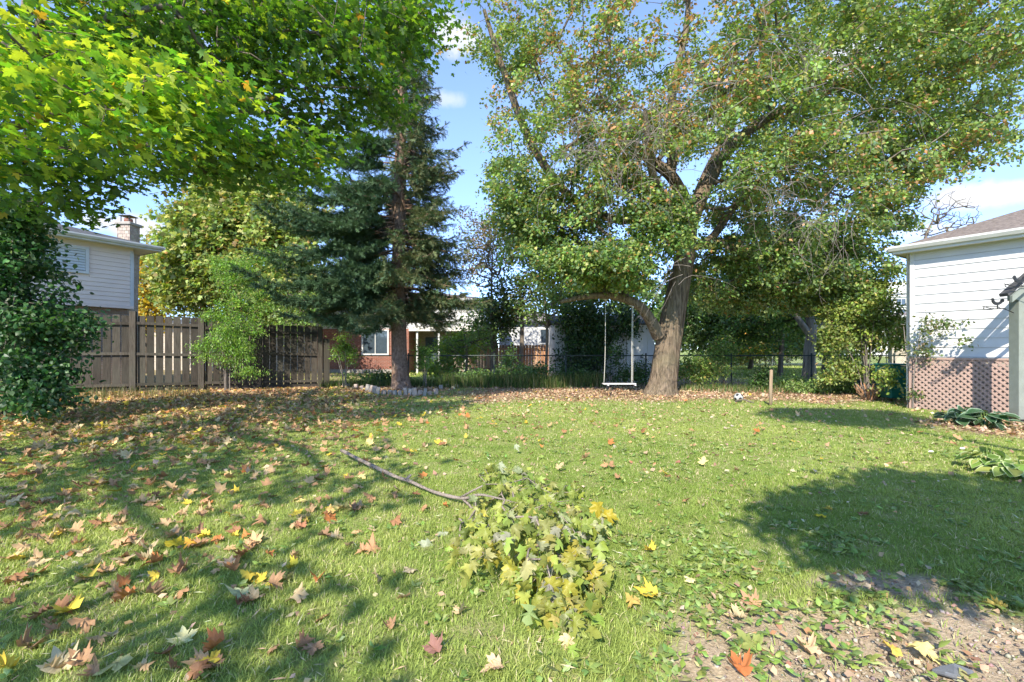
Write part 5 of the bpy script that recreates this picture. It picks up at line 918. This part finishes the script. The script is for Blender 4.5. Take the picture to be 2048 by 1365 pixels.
# ---------------------------------------------------------------- fallen leaves
DRY = [(.48, .27, .14), (.60, .39, .20), (.32, .16, .08), (.64, .48, .27), (.74, .54, .07), (.50, .19, .06), (.68, .55, .22), (.36, .21, .12)]
def density(x, y):
    q = x/y; d = 46*ss(-.12, -.75, q)+22*ss(.0, -.45, q)*ss(6, 12, y)*ss(15.6, 14, y)+3.5*ss(.6, -.2, q)+.9; return (1+.7*ss(5, 9, y))*d*(.35+1.3*fbm(x+3, y-2, 1.1, 3))*(1-.0*y)
def litter():
    n = 60000; y = np.sqrt(rng.random(n)*(16.8**2-1.9**2)+1.9**2); x = (rng.random(n)*2-1)*1.13*y; area = 1.13*(16.8**2-1.9**2); p = density(x, y)*area/n; k = rng.random(n) < p; x, y = x[k], y[k]; k = y < 13.3+.39*(x+12)+2.5; x, y = x[k], y[k]; o = np.argsort(y); x, y = x[o], y[o]; print('leaves', len(x))
    w = np.array([5, 5, 3, 3, 1.6, 1, 1, 2.]); w /= w.sum(); ci = rng.choice(8, len(x), p=w); s = .055+.06*rng.random(len(x))
    # nearest ones as things
    nm = ['pinkish brown', 'light tan', 'dark brown', 'pale beige', 'bright yellow', 'rust orange', 'pale yellow', 'grey brown']; sh = ['curled', 'half folded', 'flat', 'twisted']; me = []
    for c_, ro, tw, wv in ((-1.3, -1.0, .5, .07), (.9, -1.7, .2, .05), (-.25, -.3, .1, .04), (-.6, 1.3, 1.3, .07), (-.5, -2.0, .6, .08), (.3, -1.2, -.9, .06), (.15, .3, -.3, .05), (-1.6, .8, -.8, .08)):
        V, T = rings(R_full, (0, .3), lambda X, Y: -.75*c_*Y**2*.5-.75*ro*np.abs(X)**1.5+.8*tw*X*Y+wv*np.sin(X*13+Y*8+c_*3)+wv*.6*np.sin(Y*19-X*7)); V[:, 1] -= .4; V[:, 2] -= V[:, 2].min()*.6; st = np.array([(-.012, -.4, 0), (.012, -.4, 0), (.03, -.8, .05), (.05, -.8, .05)]); b = len(V); V = np.vstack([V, st]); T = np.vstack([T, [(b, b+1, b+3), (b, b+3, b+2)]]); m_ = npmesh('fallen_leaf', V, T); m_.materials.append(M_dryo); me.append(m_)
    def put(px_, py_, size, ci_, shi, label, group=None, rot=None, tilt=.25, xy=None, col=None):
        X, Y = xy if xy is not None else G(px_, py_); o = link('fallen_leaf', me[shi+4*random.randint(0, 1)], None); o.location = (X, Y, gzf(X, Y)+.008+random.random()*.012); o.rotation_euler = (random.gauss(0, tilt), random.gauss(0, tilt), random.random()*6.28 if rot is None else rot); o.scale = (size,)*3
        c = col or DRY[ci_]; k = random.uniform(.8, 1.15); o.color = (c[0]*k, c[1]*k, c[2]*k, 1); tag(o, label, 'leaf', group); return o
    special = [(247, 1198, .17, (.50, .19, .07), 1, 'rust orange curled leaf lying alone in the left foreground grass', 2.2), (365, 1285, .16, (.62, .58, .30), 2, 'pale cream yellow leaf standing out in the left foreground', .6), (422, 1318, .16, (.48, .17, .06), 1, 'rust red leaf at the bottom left, right of the cream one', 2.0), (232, 1345, .17, (.66, .58, .24), 2, 'pale yellow five lobed leaf at the bottom edge', 2.4), (118, 1340, .16, (.6, .5, .3), 0, 'tan leaf cluster at the bottom left corner', 1), (352, 1088, .19, (.72, .55, .04), 2, 'broad bright yellow leaf among brown ones left of centre', .3), (378, 1092, .12, (.75, .38, .05), 3, 'small orange leaf touching the broad bright yellow one', 1.2), (455, 1125, .17, (.60, .42, .28), 2, 'star shaped pinkish tan leaf left of centre', .2), (462, 1140, .13, (.50, .22, .08), 0, 'orange brown leaf just below the star shaped tan one', 1), (172, 1160, .15, (.65, .50, .08), 1, 'yellow and brown folded leaf at the left', .9), (130, 1232, .17, (.68, .52, .06), 1, 'yellow folded leaf with upturned edge at the far left', 1.4), (478, 1195, .17, (.42, .45, .26), 1, 'pale green folded leaf left of centre in the grass', .8), (1478, 1343, .14, (.48, .17, .06), 0, 'bright rust orange leaf on the bare soil at the bottom edge', .1), (1497, 1292, .18, (.30, .34, .10), 2, 'large olive green leaf lying on the bare soil', .2), (1640, 1040, .12, (.75, .58, .04), 2, 'bright yellow leaf in the grass inside the right shadow', 2), (1655, 1022, .1, (.70, .5, .1), 1, 'small yellow tan leaf just above the bright yellow one in the right shadow', 1), (1500, 1210, .14, (.52, .30, .17), 0, 'tan curled leaf at the upper edge of the bare soil', .4), (1380, 1168, .1, (.7, .6, .3), 2, 'pale yellow leaf on weeds above the bare soil', .5), (1712, 1163, .13, (.32, .38, .2), 3, 'dull green curled leaf on the shaded soil', 1.1), (1296, 1112, .12, (.68, .45, .06), 1, 'golden folded leaf right of the fallen branch', .7), (582, 1138, .12, (.72, .60, .06), 1, 'small yellow leaf on sunlit grass left of the fallen branch', 1.7), (820, 1150, .13, (.62, .50, .32), 2, 'cream tan leaf left of the wilting branch leaves', .9), (655, 1030, .15, (.62, .40, .14), 3, 'tan and orange leaf on grass below the bare stick', .1), (1265, 1220, .12, (.60, .42, .12), 3, 'brown and yellow leaf right of the lower wilting leaves', .3), (1990, 1222, .13, (.66, .48, .12), 1, 'golden brown leaf on the shaded soil at the right edge', .6), (1610, 1300, .12, (.5, .33, .2), 0, 'curled tan leaf on the bare soil near the bottom right', .2), (1780, 1305, .12, (.70, .5, .1), 3, 'small upright yellow leaf on the bare soil at right', 1.2), (600, 1060, .12, (.44, .2, .11), 0, 'brown curled leaf on grass between the stick and the yellow leaf', 1.0), (870, 1310, .12, (.30, .15, .12), 0, 'dark red brown crumpled leaf at the bottom centre', .3), (985, 1345, .13, (.62, .42, .28), 1, 'pinkish tan leaf at the bottom edge right of centre', 2)]
    for a in special: put(a[0], a[1], a[2]*.72, 0, a[4], a[5], None, a[6], .12, None, a[3])
    zone = lambda X, Y: ('bare soil at lower right' if dirtmask(np.array([X]), np.array([Y]))[0] > .5 and X > 0 else 'shaded grass at lower left' if X/Y < -.55 and Y < 3.4 else 'mid lawn left edge' if X/Y < -.6 else 'grass left of fallen branch' if X/Y < -.08 else 'beside the wilting branch' if X/Y < .25 else 'open grass right of branch')
    n1 = 270
    for i in range(n1):
        k = int(rng.integers(4)); z = zone(x[i], y[i]); ro = random.random()*6.28; dn = ['towards us', 'to near right', 'to the right', 'to far right', 'away', 'to far left', 'to the left', 'to near left'][int(((ro+.3927) % 6.2831)//.7854) % 8]; put(0, 0, float(s[i]), int(ci[i]), k, f'{"small" if s[i] < .085 else "large"} {nm[ci[i]]} {sh[k]} leaf, stem {dn}, {z}', 'fallen leaves on the near lawn', ro, .3, (float(x[i]), float(y[i])))
    x, y, s, ci = x[n1:], y[n1:], s[n1:], ci[n1:]; n = len(x); pos = np.stack([x, y, gz(x, y)+.03+.02*rng.random(n)], 1); nor = rng.normal(size=(n, 3))*.42+np.array([0, 0, 1]); dr = rng.normal(size=(n, 3)); col = np.array(DRY)[ci]*(.7+.5*rng.random((n, 1)))
    h = n//2; P1_ = place(T_dry, pos[:h], s[:h]*1.05, nor[:h], dr[:h], col[:h], .05); P2_ = place(T_dry2, pos[h:], s[h:]*1.05, nor[h:], dr[h:], col[h:], .05)
    V = np.concatenate([P1_[0], P2_[0]]); T = np.concatenate([P1_[1], P2_[1]+len(P1_[0])]); C = np.concatenate([P1_[2], P2_[2]]); tag(link('fallen_leaves', npmesh('fallen_leaves', V, T, C), M_dry), kind='stuff')
    # fine brown litter under the trees and on the beds, crumbs everywhere
    n = 100000; y = np.sqrt(rng.random(n)*(17.5**2-1.8**2)+1.8**2); x = (rng.random(n)*2-1)*1.13*y; lm = littermask(x, y); k = rng.random(n) < lm*.9+.05+.08*ss(-.1, -.6, x/y)+.5*dirtmask(x, y)*(x > 0); x, y = x[k], y[k]; n = len(x); pos = np.stack([x, y, gz(x, y)+.012+.02*rng.random(n)], 1); nor = rng.normal(size=(n, 3))*.5+np.array([0, 0, 1]); dr = rng.normal(size=(n, 3)); col = pick([(.42, .27, .17), (.54, .38, .25), (.30, .18, .12), (.62, .49, .33), (.48, .27, .14)], [3, 3, 2, 2, 1], n); V, T, C = place(T_kite, pos, (.045+.04*rng.random(n))*np.where(y < 5, .55, 1), nor, dr, col, .06); tag(link('leaf_litter', npmesh('leaf_litter', V, T, C), M_dry), kind='stuff')
litter()
# ---------------------------------------------------------------- broad-leaved weeds in the turf and round the bare soil
T_weed = (T_oval[0]*np.array([.62, 1, 1]), T_oval[1])
def weeds():
    n = 16000; y = np.sqrt(rng.random(n)*(7.5**2-1.8**2)+1.8**2); x = (rng.random(n)*2-1)*1.13*y; dm = dirtmask(x, y); edge = dm*(1-dm)*4; f = fbm(x+40, y+11, 2.2, 3)
    rgt = np.exp(-((x-1.6)/1.2)**2-((y-2.5)/.8)**2); p = .02+.5*edge*(f > .42)+.75*rgt*(f > .5)*(1-dm*.6)+.05*(f > .62)+.05*dm; k = rng.random(n) < p*1.5; x, y = x[k], y[k]; m = 7; n = len(x)*m; X = np.repeat(x, m); Y = np.repeat(y, m); a = rng.random(n)*6.28
    pos = np.stack([X+np.cos(a)*.008, Y+np.sin(a)*.008, gz(X, Y)+.008+.012*rng.random(n)], 1); dr = np.stack([np.cos(a), np.sin(a), .25+.5*rng.random(n)], 1); nor = np.stack([-np.cos(a)*.4, -np.sin(a)*.4, np.ones(n)], 1)+rng.normal(0, .2, (n, 3)); s = .022+.042*rng.random(n); V, T, C = place(T_weed, pos, s, nor, dr, pick([(.23, .33, .08), (.31, .40, .11), (.40, .44, .19), (.18, .27, .09)], [3, 3, 1.5, 2], n), .06); tag(link('broadleaf_weeds', npmesh('broadleaf_weeds', V, T, C), M_leaf), kind='stuff')
    # pebbles and clods on the bare soil
    n = 5500; x = rng.normal(1.7, .8, n); y = rng.normal(2.1, .5, n); k = (dirtmask(x, y) > .4) & (y > 1.7); x, y = x[k], y[k]; n = len(x); oc = (np.array([(1, 0, 0), (0, 1, 0), (-1, 0, 0), (0, -1, 0), (0, 0, .8), (0, 0, -.5)], float), np.array([(0, 1, 4), (1, 2, 4), (2, 3, 4), (3, 0, 4), (1, 0, 5), (2, 1, 5), (3, 2, 5), (0, 3, 5)])); pos = np.stack([x, y, gz(x, y)-.008], 1); V, T, C = place(oc, pos, .003+.014*rng.random(n)**4, rng.normal(size=(n, 3))*.3+np.array([0, 0, 1]), rng.normal(size=(n, 3)), pick([(.38, .32, .26), (.46, .4, .33), (.28, .23, .19)], [1, 1, 1], n), .1); tag(link('soil_crumbs', npmesh('soil_crumbs', V, T, C), M_dry), kind='stuff')
weeds()
def thatch():
    n = 26000; y = np.sqrt(rng.random(n)*(11**2-1.8**2)+1.8**2); x = (rng.random(n)*2-1)*1.13*y; k = rng.random(n) < .25+.75*(fbm(x-7, y+3, 1.6, 3) > .5); x, y = x[k], y[k]; n = len(x); pos = np.stack([x, y, gz(x, y)+.012+.014*rng.random(n)], 1); V, T, C = place((T_slim[0]*np.array([.35, 1, 1]), T_slim[1]), pos, .025+.05*rng.random(n), rng.normal(size=(n, 3))*.35+np.array([0, 0, 1]), rng.normal(size=(n, 3))*np.array([1, 1, .3]), pick([(.62, .52, .32), (.5, .4, .24), (.36, .26, .15), (.7, .64, .42)], [3, 3, 2, 1], n)); tag(link('thatch', npmesh('thatch', V, T, C), M_dry), kind='stuff')
thatch()
M_slate = paint('blue_grey_slate', (.16, .17, .19), .8, .3, 30, 0, .004); m = MB(); x, y = G(1905, 1350); V = [(x+.07*math.cos(t)*(1+.35*math.sin(3*t+1)), y+.045*math.sin(t)*(1+.3*math.cos(2*t)), .0+.012*math.sin(t*2)) for t in np.linspace(0, 6.28, 8)[:-1]]; tag(MB().prism(V, (0, 0, .02)).build('flat_stone', M_slate, None, bevel=.005), 'flat grey stone sunk in the soil at the bottom right', 'stone')
for i, (px, py, lab) in enumerate([(1862, 912, 'white scrap of paper in the grass left of the pale hostas'), (1925, 905, 'smaller whitish scrap beside the pale hostas')]):
    x, y = G(px, py); m = MB(); m.sphere((x, y, gzf(x, y)+.02), .032, 6, 4, (1.2, .6, .5)); tag(m.build('white_scrap', M_white), lab, 'scrap')
# ---------------------------------------------------------------- unseen trees added outside the frame to cast shade on the lawn
def bushy_shade_caster():  # unseen tree, added so its crown shades the lower right lawn
    bx, by = 3.4, -3.4; r = thing('added_shade_tree', (bx, by, 0), 'unseen bushy tree added behind the viewer on the right to shade the lower right lawn', 'tree')
    tr = ([(bx, by, -.1), (bx-.1, by+.3, 1.2), (bx-.6, by+1.0, 2.4), (2.4, -1.6, 3.4)], [.13, .11, .08, .04]); limbmesh([tr], ['trunk'], M_barkd, r, flare=(.2, .3)); B = limbs([tr]); mk = lambda c, s_, n: np.array(c)+nrm(rng.normal(size=(n, 3)))*rng.random((n, 1))**.4*np.array(s_)
    t = np.concatenate([mk((2.2, -.6, 3.7), (1.4, .9, .7), 170), mk((1.35, -.8, 3.6), (.9, .7, .6), 80), mk((3.3, -1.3, 3.8), (1.1, 1.2, .8), 120)]); A, PAR, R, nb, tips = greedy((B[0], B[1]), B[2], t, step=.4, attach0=6); skel(A, PAR, R, nb, 'branches', M_barkd, r)
    crown_leaves('crown', t, np.array([2.5, -1.6, 3]), 60, .12, .15, T_kite, G_dark, [1, 1, 1, 1], M_leaf, r)
bushy_shade_caster()
def high_shade_caster():  # unseen crown, added to cast the farther patch of lawn shade
    bx, by = 6.2, -3.2; r = thing('added_shade_tree', (bx, by, 0), 'unseen slender tree added behind the viewer on the right, its high crown shading the lawn', 'tree')
    tr = ([(bx, by, -.1), (bx-.1, by+.2, 2), (bx-.8, by+1.4, 4.2), (4.2, .3, 5.6), (3.7, 1.6, 6.2)], [.14, .12, .09, .06, .03]); limbmesh([tr], ['trunk'], M_barkd, r, flare=(.2, .3)); B = limbs([tr])
    t = np.array((4.0, 2.1, 6.2))+nrm(rng.normal(size=(190, 3)))*rng.random((190, 1))**.5*np.array((1.5, .95, .7)); A, PAR, R, nb, tips = greedy((B[0], B[1]), B[2], t, step=.4, attach0=8); skel(A, PAR, R, nb, 'branches', M_barkd, r)
    crown_leaves('crown', t, np.array([4, 2, 5.5]), 60, .12, .16, T_kite, G_dark, [1, 1, 1, 1], M_leaf, r)
high_shade_caster()
print('objects', len(bpy.data.objects), 'tris', sum(len(o.data.polygons) for o in bpy.data.objects if o.type == 'MESH'))
